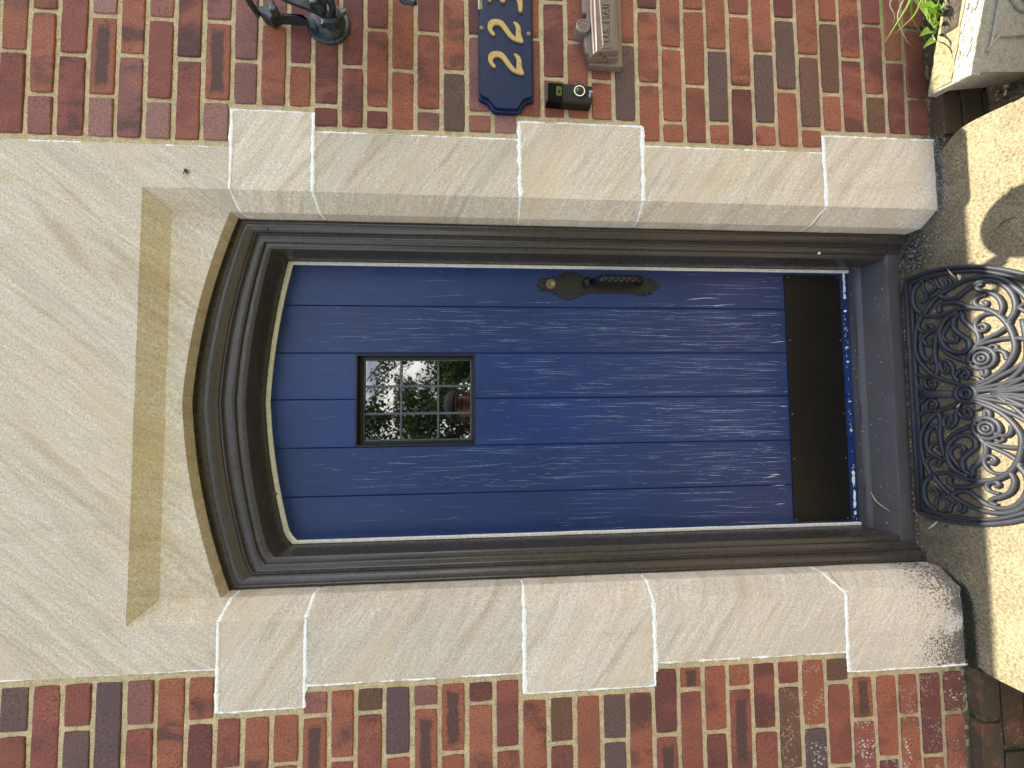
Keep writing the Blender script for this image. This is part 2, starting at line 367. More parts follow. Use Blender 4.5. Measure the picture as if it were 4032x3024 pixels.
k.nor(k.bump(k.noise(k.pos(), 9, 2), 0.10, 0.0010)); M['glass'] = k.m
M['board'] = paint_mat("navy_sign_paint", (0.004, 0.013, 0.055), 0.46, 'x', (0.03, 0.05, 0.10), 0.3, 0.0005, spec=0.25)
M['boardedge'] = plain("sign_edge_highlight_blue", (0.05, 0.08, 0.22), 0.4)
M['cream'] = plain("cream_chip", (0.6, 0.55, 0.42), 0.8)
M['gold'] = plain("gold_paint", (0.50, 0.32, 0.09), 0.5, 0.0, var=0.08, scale=300)
M['screw'] = plain("rusty_screw", (0.25, 0.20, 0.14), 0.5, 0.5, var=0.4, scale=400)
M['db_body'] = plain("dark_brown_plastic", (0.012, 0.009, 0.008), 0.5, var=0.05, spec=0.3)
M['db_gloss'] = plain("gloss_black_plastic", (0.003, 0.003, 0.003), 0.10, var=0.05, bump=0.0, spec=0.2)
M['db_lens'] = plain("green_tinted_lens_window", (0.085, 0.11, 0.02), 0.15, var=0.15, bump=0.0)
M['db_btn'] = plain("button_black", (0.008, 0.008, 0.008), 0.25, var=0.05, bump=0.0)
k = NT("lit_button_ring", 0.4); k.col((0.75, 0.8, 0.55)); k.b.inputs["Emission Color"].default_value = (0.85, 0.95, 0.6, 1); k.b.inputs["Emission Strength"].default_value = 0.06; M['ring'] = k.m
M['print'] = plain("pale_print", (0.6, 0.62, 0.62), 0.5)
M['mail'] = plain("taupe_cast_metal", (0.21, 0.155, 0.125), 0.42, 0.15, var=0.12, scale=80, bump=0.5, bd=0.001)
M['mail_d'] = plain("dark_slot", (0.03, 0.028, 0.025), 0.6)
M['rust'] = plain("rust", (0.20, 0.09, 0.03), 0.8, var=0.4, scale=300)
k = NT("stoop_concrete", 0.95, 0.15); p = k.pos(); a = k.noise(p, 150, 4, 0.75); b = k.noise(p, 14, 4, 0.6); vv = k.noise(p, 480, 2, 0.6)
c1 = k.ramp(b, [(0.3, (0.16, 0.132, 0.078)), (0.7, (0.235, 0.195, 0.12))])
c2 = k.mix(0.9, c1, k.ramp(a, [(0.34, (0.42, 0.38, 0.32)), (0.5, (1, 1, 1)), (0.66, (1.6, 1.62, 1.6))]), 'MULTIPLY')
sx = k.n("ShaderNodeSeparateXYZ"); k.l(p, sx.inputs[0])
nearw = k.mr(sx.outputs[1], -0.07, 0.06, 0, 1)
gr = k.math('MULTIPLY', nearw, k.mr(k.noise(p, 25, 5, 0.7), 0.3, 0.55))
c3 = k.mix(k.math('MULTIPLY', gr, 0.8), c2, (0.085, 0.075, 0.052))  # grime tone near the wall, with the wall's shade deepened in the colour
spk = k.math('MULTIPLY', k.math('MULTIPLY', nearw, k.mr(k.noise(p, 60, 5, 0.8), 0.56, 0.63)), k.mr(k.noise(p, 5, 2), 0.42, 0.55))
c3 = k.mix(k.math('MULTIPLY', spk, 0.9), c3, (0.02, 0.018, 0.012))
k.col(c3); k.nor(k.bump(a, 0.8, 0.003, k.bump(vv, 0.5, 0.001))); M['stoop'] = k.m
M['rubber'] = plain("black_rubber", (0.026, 0.028, 0.033), 0.52, var=0.12, scale=40, bump=0.3, bd=0.0004, spec=0.45)
k = NT("planter_stone", 0.9, 0.2); p = k.pos(); a = k.noise(p, 60, 7, 0.8); b = k.noise(p, 200, 3, 0.7)
k.col(k.mix(0.8, k.ramp(a, [(0.32, (0.22, 0.19, 0.12)), (0.45, (0.36, 0.335, 0.27)), (0.65, (0.42, 0.40, 0.34))]), k.ramp(b, [(0.3, (0.6, 0.58, 0.5)), (0.6, (1.1, 1.1, 1.1))]), 'MULTIPLY'))
k.nor(k.bump(b, 0.8, 0.002, k.bump(a, 0.6, 0.004))); M['planter'] = k.m
M['planter_dark'] = plain('mossy_shaded_planter_side', (0.085, 0.070, 0.030), 0.95, var=0.6, scale=35, bump=0.9, bd=0.003)  # moss tone plus the end face's shade, darkened into the colour
M['moss_stone'] = plain("mossy_stone_rim", (0.25, 0.215, 0.11), 0.95, var=0.5, scale=90, bump=0.9, bd=0.003)
M['soil'] = plain("dark_soil", (0.08, 0.06, 0.04), 1.0, var=0.5, scale=60, bump=1.0, bd=0.01)
def leafmat(name, c, tr=0.4):
    k = NT(name, 0.45, 0.4); k.col(k.mix(k.mr(k.noise(k.pos(), 30, 3), 0.3, 0.7), tuple(x*0.7 for x in c), tuple(x*1.25 for x in c)))
    mx = k.n("ShaderNodeMixShader"); tb = k.n("ShaderNodeBsdfTranslucent"); tb.inputs[0].default_value = (c[0]*1.3, c[1]*1.3, c[2]*0.8, 1)
    out = k.t.nodes["Material Output"]; k.l(k.b.outputs[0], mx.inputs[1]); k.l(tb.outputs[0], mx.inputs[2]); mx.inputs[0].default_value = tr
    k.l(mx.outputs[0], out.inputs[0]); return k.m
M['leaf'] = leafmat("fresh_green_leaf", (0.20, 0.36, 0.05)); M['blade'] = leafmat("green_blade", (0.24, 0.38, 0.06))
M['tleaf'] = leafmat("tree_leaf", (0.035, 0.06, 0.012), 0.25); M['tleaf2'] = leafmat("light_tree_leaf", (0.06, 0.095, 0.02), 0.3)
M['bark'] = plain("bark", (0.09, 0.07, 0.05), 0.9, var=0.4, scale=20, bump=1, bd=0.02)
M['straw'] = plain("dry_straw", (0.48, 0.38, 0.24), 0.8, var=0.3, scale=200)
M['litter'] = plain("brown_litter", (0.14, 0.09, 0.05), 0.9, var=0.6, scale=300)
M['litter2'] = plain("dark_litter", (0.035, 0.03, 0.02), 0.9, var=0.6, scale=300)
M['moss'] = plain("dark_moss", (0.022, 0.026, 0.008), 1.0, var=0.5, scale=300)
M['lichen'] = plain("grey_lichen", (0.36, 0.37, 0.32), 0.9, var=0.3, scale=300)
k = NT("ground_lawn", 0.95, 0.2); p = k.pos(); sx = k.n("ShaderNodeSeparateXYZ"); k.l(p, sx.inputs[0])
lawn = k.ramp(k.noise(p, 3, 6, 0.7), [(0.3, (0.035, 0.055, 0.015)), (0.7, (0.07, 0.09, 0.028))])
earth = k.ramp(k.noise(p, 60, 6, 0.8), [(0.35, (0.06, 0.045, 0.025)), (0.55, (0.24, 0.20, 0.12)), (0.65, (0.13, 0.10, 0.06))])
k.col(k.mix(k.mr(sx.outputs[1], -1.2, -1.6), earth, lawn)); k.nor(k.bump(k.noise(p, 60, 6, 0.8), 1.0, 0.01)); M['ground'] = k.m
M['path'] = plain("pale_path_concrete", (0.20, 0.18, 0.14), 0.9, var=0.15, scale=20, bump=0.6, bd=0.002)
M['cloth'] = plain("dark_fabric", (0.03, 0.032, 0.04), 0.9); M['skin'] = plain("skin", (0.42, 0.22, 0.16), 0.6, var=0.08); M['phone'] = plain("phone_case", (0.01, 0.01, 0.01), 0.3)
M['shadow_globe_glass'] = plain("frosted_shadow_globe_glass", (0.5, 0.48, 0.4), 0.3)

# ------------------------------------------------------------------ setting: ground, stoop, path
ZS = 0.0664; ZG = -0.085
g = MB(); g.face([(-60, 0.5, ZG), (-60, -80, ZG), (60, -80, ZG), (60, 0.5, ZG)])
tag(g.build("ground", M['ground']), kind='structure')
g = MB(); g.face([(-0.8, -1.5, ZG+0.004), (-0.8, -30, ZG+0.004), (0.8, -30, ZG+0.004), (0.8, -1.5, ZG+0.004)])
tag(g.build("path", M['path']), kind='structure')
out = [(-0.70, 0.30), (-0.745, -0.004), (-0.766, -0.030), (-0.7716, -0.063), (-0.769, -0.118), (-0.765, -0.25), (-0.765, -1.5), (0.755, -1.5), (0.755, -0.25),
       (0.7582, -0.172), (0.7642, -0.128), (0.768, -0.09), (0.7670, -0.069), (0.7620, -0.052), (0.750, -0.034), (0.728, -0.010), (0.70, 0.30)]
sm = catmull([(a, b, 0) for a, b in out[1:-1]], 5)
pl = [out[0]]+[(v.x, v.y) for v in sm]+[out[-1]]
g = MB(); cx, cy = 0, -0.4
def inset(q, d):
    v = Vector((q[0]-cx, q[1]-cy)); s_ = 1-d/max(v.length, 0.1); return (cx+v.x*s_, cy+v.y*s_)
n = len(pl); lv = [(0.0, ZS-0.055), (0.0, ZS-0.004), (0.002, ZS-0.0008), (0.006, ZS)]
vs = []
for d, z in lv: vs += [(*inset(q, d), z) for q in pl]
fs = [tuple(range(3*n, 4*n)), tuple(reversed(range(n)))]
for a in range(3):
    for i in range(n):
        j = (i+1) % n; fs.append((a*n+i, a*n+j, (a+1)*n+j, (a+1)*n+i))
g.mesh(vs, fs); 
vs = [(*inset(q, 0.03), z) for z in (ZG-0.01, ZS-0.056) for q in pl]; g.mesh(vs, [(i, (i+1) % n, n+(i+1) % n, n+i) for i in range(n)])
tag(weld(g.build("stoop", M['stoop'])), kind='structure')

# ------------------------------------------------------------------ brick walls
ZR = {0:2.6207,1:2.5513,2:2.475,3:2.4035,4:2.3325,5:2.2602,6:2.1884,7:2.1139,8:2.0432,9:1.9698,10:1.9024,11:1.8306,12:1.7639,13:1.6958,14:1.6264,15:1.555,16:1.4843,17:1.413,18:1.3405,19:1.2702,20:1.2012,21:1.132,22:1.0628,23:0.9926,24:0.9217,25:0.8519,26:0.7815,27:0.7119,28:0.6393,29:0.5685,30:0.497,31:0.4249,32:0.3587,33:0.2853,34:0.2138,35:0.1483,36:0.0747}
ZL = dict(enumerate([2.613,2.5413,2.4696,2.3984,2.327,2.2542,2.1831,2.1131,2.0479,1.979,1.9075,1.8379,1.772,1.7004,1.63,1.5603,1.4899,1.4181,1.3477,1.2753,1.2049,1.1324,1.0613,0.9896,0.9189,0.8494,0.7799,0.7098,0.6384,0.5678,0.4943,0.4216,0.3505,0.2819,0.2165,0.1444,0.0771]))
TOPK = -10
for D_ in (ZR, ZL):
    for i in range(-1, TOPK-1, -1): D_[i] = D_[i+1]+0.0708
STEP = [(3.6, 2.1115, 0.6765), (2.1115, 1.8985, 0.7815), (1.8985, 1.3365, 0.7288), (1.3365, 0.982, 0.7815), (0.982, 0.4245, 0.7232), (0.4245, -1, 0.7770)]
def stone_w(za, zb):
    """widest surround half-width met by the course za..zb"""
    return max(wd for (zt, zb_, wd) in STEP if zt > za+0.02 and zb_ < zb-0.02)
_BC = {'or': (0.345, 0.125, 0.072), 'rd': (0.275, 0.095, 0.068), 'dk': (0.19, 0.068, 0.055), 'pu': (0.27, 0.125, 0.105), 'gr': (0.150, 0.098, 0.085), 'br': (0.17, 0.095, 0.058), 'pk': (0.34, 0.185, 0.155), 'vi': (0.135, 0.088, 0.092)}
BC = {a: (b_[0]*.80, b_[1]*.72, b_[2]*.72) for a, b_ in _BC.items()}
def brick_style(k, side):
    """colour, (core, band, lichen, seed)"""
    top = k < 9  # purpler up high, more orange low down: warm bounce put into the mix
    if top: names, wts = ['pu','rd','or','pk','gr','dk'], [26, 28, 22, 10, 5, 9]
    elif k < 24: names, wts = ['or','rd','dk','pu','gr','br'], [38, 32, 14, 8, 4, 4]
    else: names, wts = ['or','rd','dk','br','gr','pu'], [42, 32, 12, 7, 4, 3]
    nm = rnd.choices(names, wts)[0]; c = BC[nm]; v = rnd.uniform(0.85, 1.15)
    core = 1.0 if (nm in ('or', 'rd') and rnd.random() < 0.10) else 0.0
    band = 0.15 if nm in ('gr', 'vi', 'br', 'pk') else rnd.uniform(0.2, 0.85)
    lich = 0.0
    if side < 0 and k > 27: lich = rnd.choice([0, 0.4, 0.9]) if k < 33 else rnd.choice([0.3, 0.9, 1.0])
    return (c[0]*v, c[1]*v*rnd.uniform(0.95, 1.06), c[2]*v*rnd.uniform(0.92, 1.08), 1), (core, band, lich, rnd.random())
# a few bricks whose look is plain to see in the photograph: (side, course, index from the stone)
FIX = {(1,0,0):('pu',0,.4),(1,0,1):('or',0,.9),(1,1,0):('rd',0,1),(1,1,1):('rd',0,.2),(1,2,0):('pk',0,.2),(1,2,1):('or',1,.2),(1,3,0):('pu',0,.8),(1,3,1):('or',0,1),(1,4,0):('pk',0,.2),(1,4,1):('rd',0,.2),(1,5,0):('rd',0,.6),(1,5,1):('dk',0,.9),(1,6,0):('pk',0,.2),(1,6,1):('or',1,.2),
       (1,7,0):('pu',0,.3),(1,7,1):('pu',0,.4),(1,8,0):('or',0,.7),(1,10,0):('dk',0,.2),(1,11,1):('dk',0,.6),(1,12,0):('dk',0,.1),(1,15,1):('or',0,.9),(1,17,0):('pk',0,.1),(1,18,0):('rd',0,.1),(1,19,0):('rd',0,.4),(1,19,1):('dk',0,.6),(1,20,0):('or',0,.8),(1,20,1):('or',0,.6),(1,21,0):('or',0,1),(1,22,1):('or',0,.5),(1,23,0):('or',0,.5),(1,24,0):('or',0,.5),(1,16,0):('pu',0,.5),(1,16,1):('pu',0,.3),(1,14,0):('pu',0,.4),(1,13,0):('or',0,.7),(1,22,0):('gr',0,.1),(1,26,1):('gr',0,.1),(1,28,1):('gr',0,.1),(1,31,1):('br',0,.1),(1,33,0):('br',0,.2),(1,33,1):('rd',0,.8),(1,34,0):('dk',0,.6),(1,35,0):('dk',0,.4),
       (-1,0,0):('gr',0,.2),(-1,1,0):('rd',0,.5),(-1,2,0):('rd',0,.2),(-1,3,0):('vi',0,.1),(-1,4,0):('pu',0,.2),(-1,5,0):('or',0,1),(-1,6,0):('or',0,1),(-1,7,0):('rd',0,.4),(-1,8,0):('or',0,1),(-1,9,0):('or',0,.2),(-1,10,1):('or',1,.1),(-1,11,0):('or',0,1),(-1,12,1):('rd',0,.6),(-1,13,0):('vi',0,.1),(-1,14,0):('pu',0,.1),(-1,14,1):('or',1,.2),(-1,15,0):('or',1,.1),(-1,16,0):('dk',0,.3),(-1,17,0):('rd',0,.4),
       (-1,18,0):('or',0,1),(-1,19,0):('br',0,.1),(-1,20,0):('or',0,.2),(-1,21,0):('gr',0,.1),(-1,21,1):('vi',0,.1),(-1,22,0):('or',0,1),(-1,23,0):('dk',0,.3),(-1,24,0):('or',1,.1),(-1,27,0):('dk',0,.6),(-1,29,0):('or',0,.2),(-1,29,1):('vi',0,.1),(-1,30,0):('br',0,.2),(-1,35,0):('dk',0,.4),(-1,35,1):('or',0,.6)}
def add_brick(mb, x0, x1, z0, z1, y0, c, p, depth=0.03, jit=0.0011):
    """one brick: uneven outline, softened arris"""
    ns, nh = max(4, int((x1-x0)/0.022)), 3
    def wob(a, b): return noise.noise(Vector((a*38, b*38, p[3]*50)))*jit*1.3
    ol = []
    for i in range(ns): ol.append((x0+(x1-x0)*i/ns, z0))
    for i in range(nh): ol.append((x1, z0+(z1-z0)*i/nh))
    for i in range(ns): ol.append((x1-(x1-x0)*i/ns, z1))
    for i in range(nh): ol.append((x0, z1-(z1-z0)*i/nh))
    cxm, czm = (x0+x1)/2, (z0+z1)/2; hw, hh = (x1-x0)/2, (z1-z0)/2
    corner = {0, ns, ns+nh, 2*ns+nh}; cr = rnd.uniform(0.0004, 0.0018)
    O = []
    for i, (a, b) in enumerate(ol):
        dx, dz = a-cxm, b-czm
        if i in corner: a -= math.copysign(cr, dx); b -= math.copysign(cr, dz)
        O.append((a+wob(a, b), b+wob(b+5, a)))
    tilt = rnd.uniform(-0.0012, 0.0012); tz = rnd.uniform(-0.001, 0.001)
    def ring(ins, y):
        r_ = []
        for a, b in O:
            dx, dz = a-cxm, b-czm
            a2 = a-math.copysign(min(ins, abs(dx)), dx)*(1 if abs(dx) > hw-0.004 else 0); b2 = b-math.copysign(min(ins, abs(dz)), dz)*(1 if abs(dz) > hh-0.004 else 0)
            r_.append((a2, y+tilt*dx/hw+tz*dz/hh, b2))
        return r_
    rings = [ring(0, y0+depth), ring(0, y0+0.0022), ring(0.0008, y0+0.0008), ring(0.0026, y0)]
    def UV(q): return ((q[0]-cxm)/hw, (q[2]-czm)/hh)
    n_ = len(O)
    for a in range(3):
        for i in range(n_):
            j = (i+1) % n_; f = [rings[a][i], rings[a][j], rings[a+1][j], rings[a+1][i]]
            mb.face(f, 0, [UV(q) for q in f], c, p)
    mb.face(rings[3], 0, [UV(q) for q in rings[3]], c, p)
def brick_panel(side, ZT, xmax):
    mb = MB(); G = 0.0062
    for k in range(TOPK, 36):
        zt, zb = ZT[k]-G, ZT[k+1]+G
        ws = stone_w(ZT[k+1], ZT[k])
        joints = []
        first = 0.8005 if k % 2 == 0 else 0.914
        if k >= 31: first -= 0.008
        x = first
        while x < xmax: joints.append(x+rnd.uniform(-0.004, 0.004)); x += 0.2245
        joints = [q for q in joints if q > ws+0.045]
        xs = [ws+0.0165-0.0065]+joints+[xmax]
        for i in range(len(xs)-1):
            a, b = xs[i]+0.0060, xs[i+1]-0.0060
            if i == len(xs)-2: b = xmax
            if b-a < 0.02: continue
            c, p = brick_style(k, side)
            if (side, k, i) in FIX:
                nm, core, band = FIX[(side, k, i)]; cc = BC[nm]; c = (*cc, 1); p = (core, band, p[2], p[3])
            if side < 0: a, b = -b, -a
            add_brick(mb, a, b, zb+rnd.uniform(-.0008, .0008), zt+rnd.uniform(-.0008, .0008), rnd.uniform(-0.001, 0.001), c, p)
    return mb
XM = 2.6
for side, ZT, lab in ((1, ZR, "red brick wall on the door handle side, carrying the mailbox, sign and doorbell"), (-1, ZL, "bare red brick wall on the hinge side of the blue door")):
    e = empty("brick_wall", (side*1.2, 0.0, ZS), lab, "brick wall", "brick walls either side of the door")
    b = brick_panel(side, ZT, XM); b.build("bricks", M['brick'], e)
    mo = MB()
    # mortar bed: gently uneven sheet, set back from the brick faces
    nx, nz = 150, 260; z0, z1 = 0.055, 3.34
    def mx_(i, z):
        ws = stone_w(z-0.001, z+0.001)-0.004 if z > 0.05 else 0.77
        return i
    for (zt, zb_, wd) in STEP:
        zt, zb_ = min(zt, z1), max(zb_, z0)
        x0 = wd-0.003; ni, nj = 90, max(8, int((zt-zb_)/0.008))
        vs = []; 
        for j in range(nj+1):
            z = zb_+(zt-zb_)*j/nj
            for i in range(ni+1):
                x = x0+(XM-x0)*(i/ni)**1.6
                y = 0.0042+noise.noise(Vector((x*60, z*60, side*3)))*0.0012+noise.noise(Vector((x*14, z*14, side)))*0.0010
                vs.append((side*x, y, z))
        fs = [(j*(ni+1)+i, j*(ni+1)+i+1, (j+1)*(ni+1)+i+1, (j+1)*(ni+1)+i) for j in range(nj) for i in range(ni)]
        if side < 0: fs = [tuple(reversed(f)) for f in fs]
        mo.mesh(vs, fs)
    mo.box((side*0.85, 0.035, 0.0), (side*XM, 0.30, 3.34))
    smooth_by_angle(mo.build("mortar", M['mortar'], e), 180)
    # foundation step at the foot of the wall
    fb = MB(); rows = [(0.0665, 0.0075), (-0.0005, -0.0635), (-0.0715, -0.135), (-0.142, -0.20)]
    for r_, (zt, zb) in enumerate(rows):
        x = 0.772 if r_ % 2 else 0.700
        while x < XM:
            b_ = x+0.210+rnd.uniform(-.01, .01)
            c, p = brick_style(30, side); nm = rnd.choice(['dk', 'br', 'or', 'rd']); cc = BC[nm]; c = (cc[0]*.75, cc[1]*.75, cc[2]*.75, 1)
            p = (0, p[1], 0.4 if side < 0 else 0.05, p[3])
            if b_ > 0.775:
                a_ = max(x, 0.775)
                add_brick(fb, *((a_, b_) if side > 0 else (-b_, -a_)), zb, zt, -0.027, c, p, depth=0.05, jit=0.0018)
            x = b_+0.014
    fo = fb.build("foundation_bricks", M['brick_low'], e)
    fm = MB(); fm.box((side*0.70, -0.0215, -0.25), (side*XM, 0.03, 0.0600)); fm.build("foundation_mortar", M['mortar_low'], e)
    # coping added far above the frame; its overhang steps the floor shadow
    cp = MB(); cp.box((side*0.60, -0.0001 if side > 0 else -0.018, 3.342), (side*XM, 0.32, 3.40)); cp.build("shadow_coping", M['lintel'], e)

# ------------------------------------------------------------------ stone surround
SP_Y, RT_Y = 0.05, 0.088        # splay depth, return depth
AX, IX = 0.5590, 0.5225         # face arris, inner edge of splay
def arch_o(x): x = abs(x); return 2.2495-0.055*x-0.30*x*x
sur = empty("stone_surround", (0, 0, ZS), "carved tan sandstone doorway surround with white caulked joints", "stone surround")
JZ = [2.1115, 1.8985, 1.3365, 0.982, 0.4245, ZS-0.01]
JW = [0.7788, 0.7260, 0.7788, 0.7205, 0.7743]
def jamb_block(side, zt, zb, w_, last):
    mb = MB(); g_ = 0.0018; zt -= g_; zb += 0 if last else g_
    prof = [(w_, 0.03), (w_, 0.0), (AX, 0.0), (IX, SP_Y), (IX-0.0005, RT_Y), (IX+0.0, 0.26), (w_, 0.26)]
    # subdivide in height and give face a very slight unevenness
    nz = max(4, int((zt-zb)/0.02)); P = []
    for i in range(len(prof)):
        a, b_ = prof[i], prof[(i+1) % len(prof)]; L = math.hypot(b_[0]-a[0], b_[1]-a[1]); m_ = max(1, int(L/0.02)) if i in (1, 2, 3) else 1
        for j in range(m_): P.append((a[0]+(b_[0]-a[0])*j/m_, a[1]+(b_[1]-a[1])*j/m_))
    vs = []; n_ = len(P)
    for j in range(nz+1):
        z = zb+(zt-zb)*j/nz
        for (x, y) in P:
            q = noise.noise(Vector((side*x*18, y*18, z*18)))*0.0013
            e_ = 0.0016 if (j in (0, nz)) and y < 0.02 else 0
            rr = 0
            if last and z < 0.16: rr = max(0, noise.noise(Vector((side*x*30, y*30, z*30)))*0.004)
            vs.append((side*(x+q*0.6-(rr if x < w_-0.01 else 0)*0), y+q+e_+rr, z))
    fs = [(j*n_+i, j*n_+(i+1) % n_, (j+1)*n_+(i+1) % n_, (j+1)*n_+i) for j in range(nz) for i in range(n_)]
    fs += [tuple(reversed(range(n_))), tuple(range(nz*n_, (nz+1)*n_))]
    if side < 0: fs = [tuple(reversed(f)) for f in fs]
    mb.mesh(vs, fs)
    return smooth_by_angle(weld(mb.build("jamb_stone", M['jamb_r'] if side > 0 else M['jamb_l'], sur)), 30)
for side in (1, -1):
    for i in range(5): jamb_block(side, JZ[i], JZ[i+1], JW[i], i == 4)
# lintel: one carved block; front face with a square-headed splay and the arch cut through the sunk panel
lm = MB(); LW, ZT_, ZB_ = 0.6738, 3.36, 2.1133; HO, HI = 2.3285, 2.2920
def grid_face(fn, nu, nv, flip=False, mat=0):
    vs = [fn(i/nu, j/nv) for j in range(nv+1) for i in range(nu+1)]
    fs = [(j*(nu+1)+i, j*(nu+1)+i+1, (j+1)*(nu+1)+i+1, (j+1)*(nu+1)+i) for j in range(nv) for i in range(nu)]
    if flip: fs = [tuple(reversed(f)) for f in fs]
    lm.mesh(vs, fs, mat)
def wy(x, y, z, s_=0.0011): return (x, y+noise.noise(Vector((x*16, y*5, z*16)))*s_, z)
grid_face(lambda u, v: wy(-LW+2*LW*u, 0, HO+(ZT_-HO)*v), 60, 40)
for sd_ in (1, -1):
    grid_face(lambda u, v: wy(sd_*(AX+(LW-AX)*u), 0, ZB_+(HO-ZB_)*v), 6, 12, sd_ < 0)
    grid_face(lambda u, v: (sd_*(IX+(AX-IX)*u), SP_Y*(1-u), ZB_+((HI+(HO-HI)*u)-ZB_)*v), 4, 12, sd_ < 0)
    grid_face(lambda u, v: (sd_*LW, 0.25*u, ZB_+(ZT_-ZB_)*v), 3, 6, sd_ < 0)
grid_face(lambda u, v: ((AX*v+IX*(1-v))*(2*u-1), SP_Y*(1-v), HI+(HO-HI)*v), 40, 4)
grid_face(lambda u, v: wy(IX*(2*u-1), SP_Y, (arch_o(IX*(2*u-1))+0.001)*(1-v)+HI*v, 0.0007), 60, 8)
def ae(x): return noise.noise(Vector((x*50, 3, 0)))*0.0012
grid_face(lambda u, v: (IX*(2*u-1), 0.25*(1-v)+SP_Y*v, arch_o(IX*(2*u-1))+0.001+(1-v)*(0.0)+ae(IX*(2*u-1))*(1-v)), 80, 6)
for sd_ in (1, -1):
    grid_face(lambda u, v: (sd_*(IX+(LW-IX)*u), 0.0+0.25*v if u > 0 else SP_Y+0.2*v, ZB_), 4, 2, sd_ > 0)
    grid_face(lambda u, v: (sd_*IX, SP_Y+(0.25-SP_Y)*u, ZB_-.004+(arch_o(IX)+.003-ZB_+.004)*v), 6, 3, sd_ > 0)
lin = smooth_by_angle(lm.build("lintel", M["lintel"], sur), 25)

# caulk beads along the joints
def bead(path, w0=0.0030, seed=0, amp=0.5, gap=0.0, nrm=None, h=0.0016):
    """irregular flattened bead along a 3D polyline"""
    mb = bead_mb; P = []
    for i in range(len(path)-1):
        a, b_ = Vector(path[i]), Vector(path[i+1]); m_ = max(2, int((b_-a).length/0.004))
        P += [a.lerp(b_, j/m_) for j in range(m_)]
    P.append(Vector(path[-1])); rows = []
    for i, p_ in enumerate(P):
        t = (P[min(i+1, len(P)-1)]-P[max(i-1, 0)]).normalized(); nn = Vector(nrm[min(int(i/len(P)*len(nrm)), len(nrm)-1)]).normalized() if nrm else Vector((0, -1, 0))
        s_ = t.cross(nn).normalized()
        wv = w0*1.3*(1+amp*noise.noise(Vector((i*0.22, seed*9.1, 0)))+0.7*amp*noise.noise(Vector((i*0.9, seed*3.3, 5))))
        if gap and noise.noise(Vector((i*0.07, seed*5.5, 8))) > gap: wv = 0.0003
        wv = max(wv, 0.0003); off = s_*noise.noise(Vector((i*0.13, seed*2.2, 2)))*w0*0.5
        hh = h*(0.6+0.5*noise.noise(Vector((i*0.5, seed, 4))))
        rows.append([p_+off-s_*wv-nn*0.001, p_+off-s_*wv*0.5+nn*hh, p_+off+s_*wv*0.5+nn*hh, p_+off+s_*wv-nn*0.001])
    vs = [q for r_ in rows for q in r_]; fs = [(4*i+j, 4*i+j+1, 4*i+5+j, 4*i+4+j) for i in range(len(rows)-1) for j in range(3)]
    mb.mesh(vs, fs)
for side in (1, -1):
    bead_mb = MB()
    W_ = [0.6738]+JW; sdn = 3 if side > 0 else 11
    n3 = [(0, -1, 0), (0, -1, 0), (-side*0.81, -0.59, 0)]
    for i in range(5):
        z = JZ[i]; wmax = max(W_[i], W_[i+1]); dz = [(-0.001), 0, 0.001, -0.001, 0.002][i]
        deep = (0, 0, 0, 0, 0.045 if side < 0 else 0.022)[i]
        bead([(side*wmax, -0.0003, z+dz), (side*AX, -0.0003, z)], 0.0043 if i > 1 else 0.0034, sdn+i, 0.6, nrm=[(0, -1, 0)])
        bead([(side*(AX-0.0005), 0.0, z), (side*(IX+0.0005), SP_Y-0.001, z+deep*0.5), (side*IX, RT_Y-0.004, z+deep*0.6)], (0.0026 if side > 0 else 0.0036), sdn+i+20, 0.6, nrm=[(-side*0.81, -0.59, 0), (-side*0.81, -0.59, 0), (-side, -0.05, 0)])
    # along the outer edges, stone to brick
    tops = [2.9]+JZ[:5]; 
    for i in range(6):
        zt, zb = (2.9 if i == 0 else JZ[i-1]), (JZ[0] if i == 0 else JZ[i])
        bead([(side*W_[i], 0.0012, zt), (side*W_[i], 0.0012, zb)], 0.0024 if not (side < 0 and i == 0) else 0.0014, sdn+40+i, 0.9, gap=0.16 if i in (0, 4) else 0.3, h=0.0026)
    for i in range(5):
        a, b_ = W_[i], W_[i+1]
        bead([(side*a, 0.0008, JZ[i]), (side*b_, 0.0008, JZ[i])], 0.0036 if side < 0 else 0.0026, sdn+60+i, 0.8, gap=0.3, h=0.002)
    bead_mb.build("caulk_joint", M['caulk'], sur, smooth=True)
fly = MB(); c0 = at(733, 672, 1, -0.003)
fly.tube([c0+Vector((-0.006, 0, -0.003)), c0+Vector((0, -0.001, 0)), c0+Vector((0.006, 0, 0.004))], 0.003, 8, rfun=lambda t: 0.0006+0.0030*math.sin(math.pi*t))
for a in (-1, 1):
    for b_ in (-.004, 0, .004): fly.tube([c0+Vector((b_, 0, 0)), c0+Vector((b_+a*.001, -.001, a*.006)), c0+Vector((b_+a*.003, .002, a*.009))], 0.0004, 4)
    fly.face([c0+Vector((-.001, -.0028, a*.001)), c0+Vector((-.011, -.0035, a*.002)), c0+Vector((-.010, -.003, a*.006)), c0+Vector((-.003, -.0026, a*.004))])
tag(fly.build("insect", M['litter2']), "small dark insect resting on the sandstone lintel above the doorway corner", "insect")

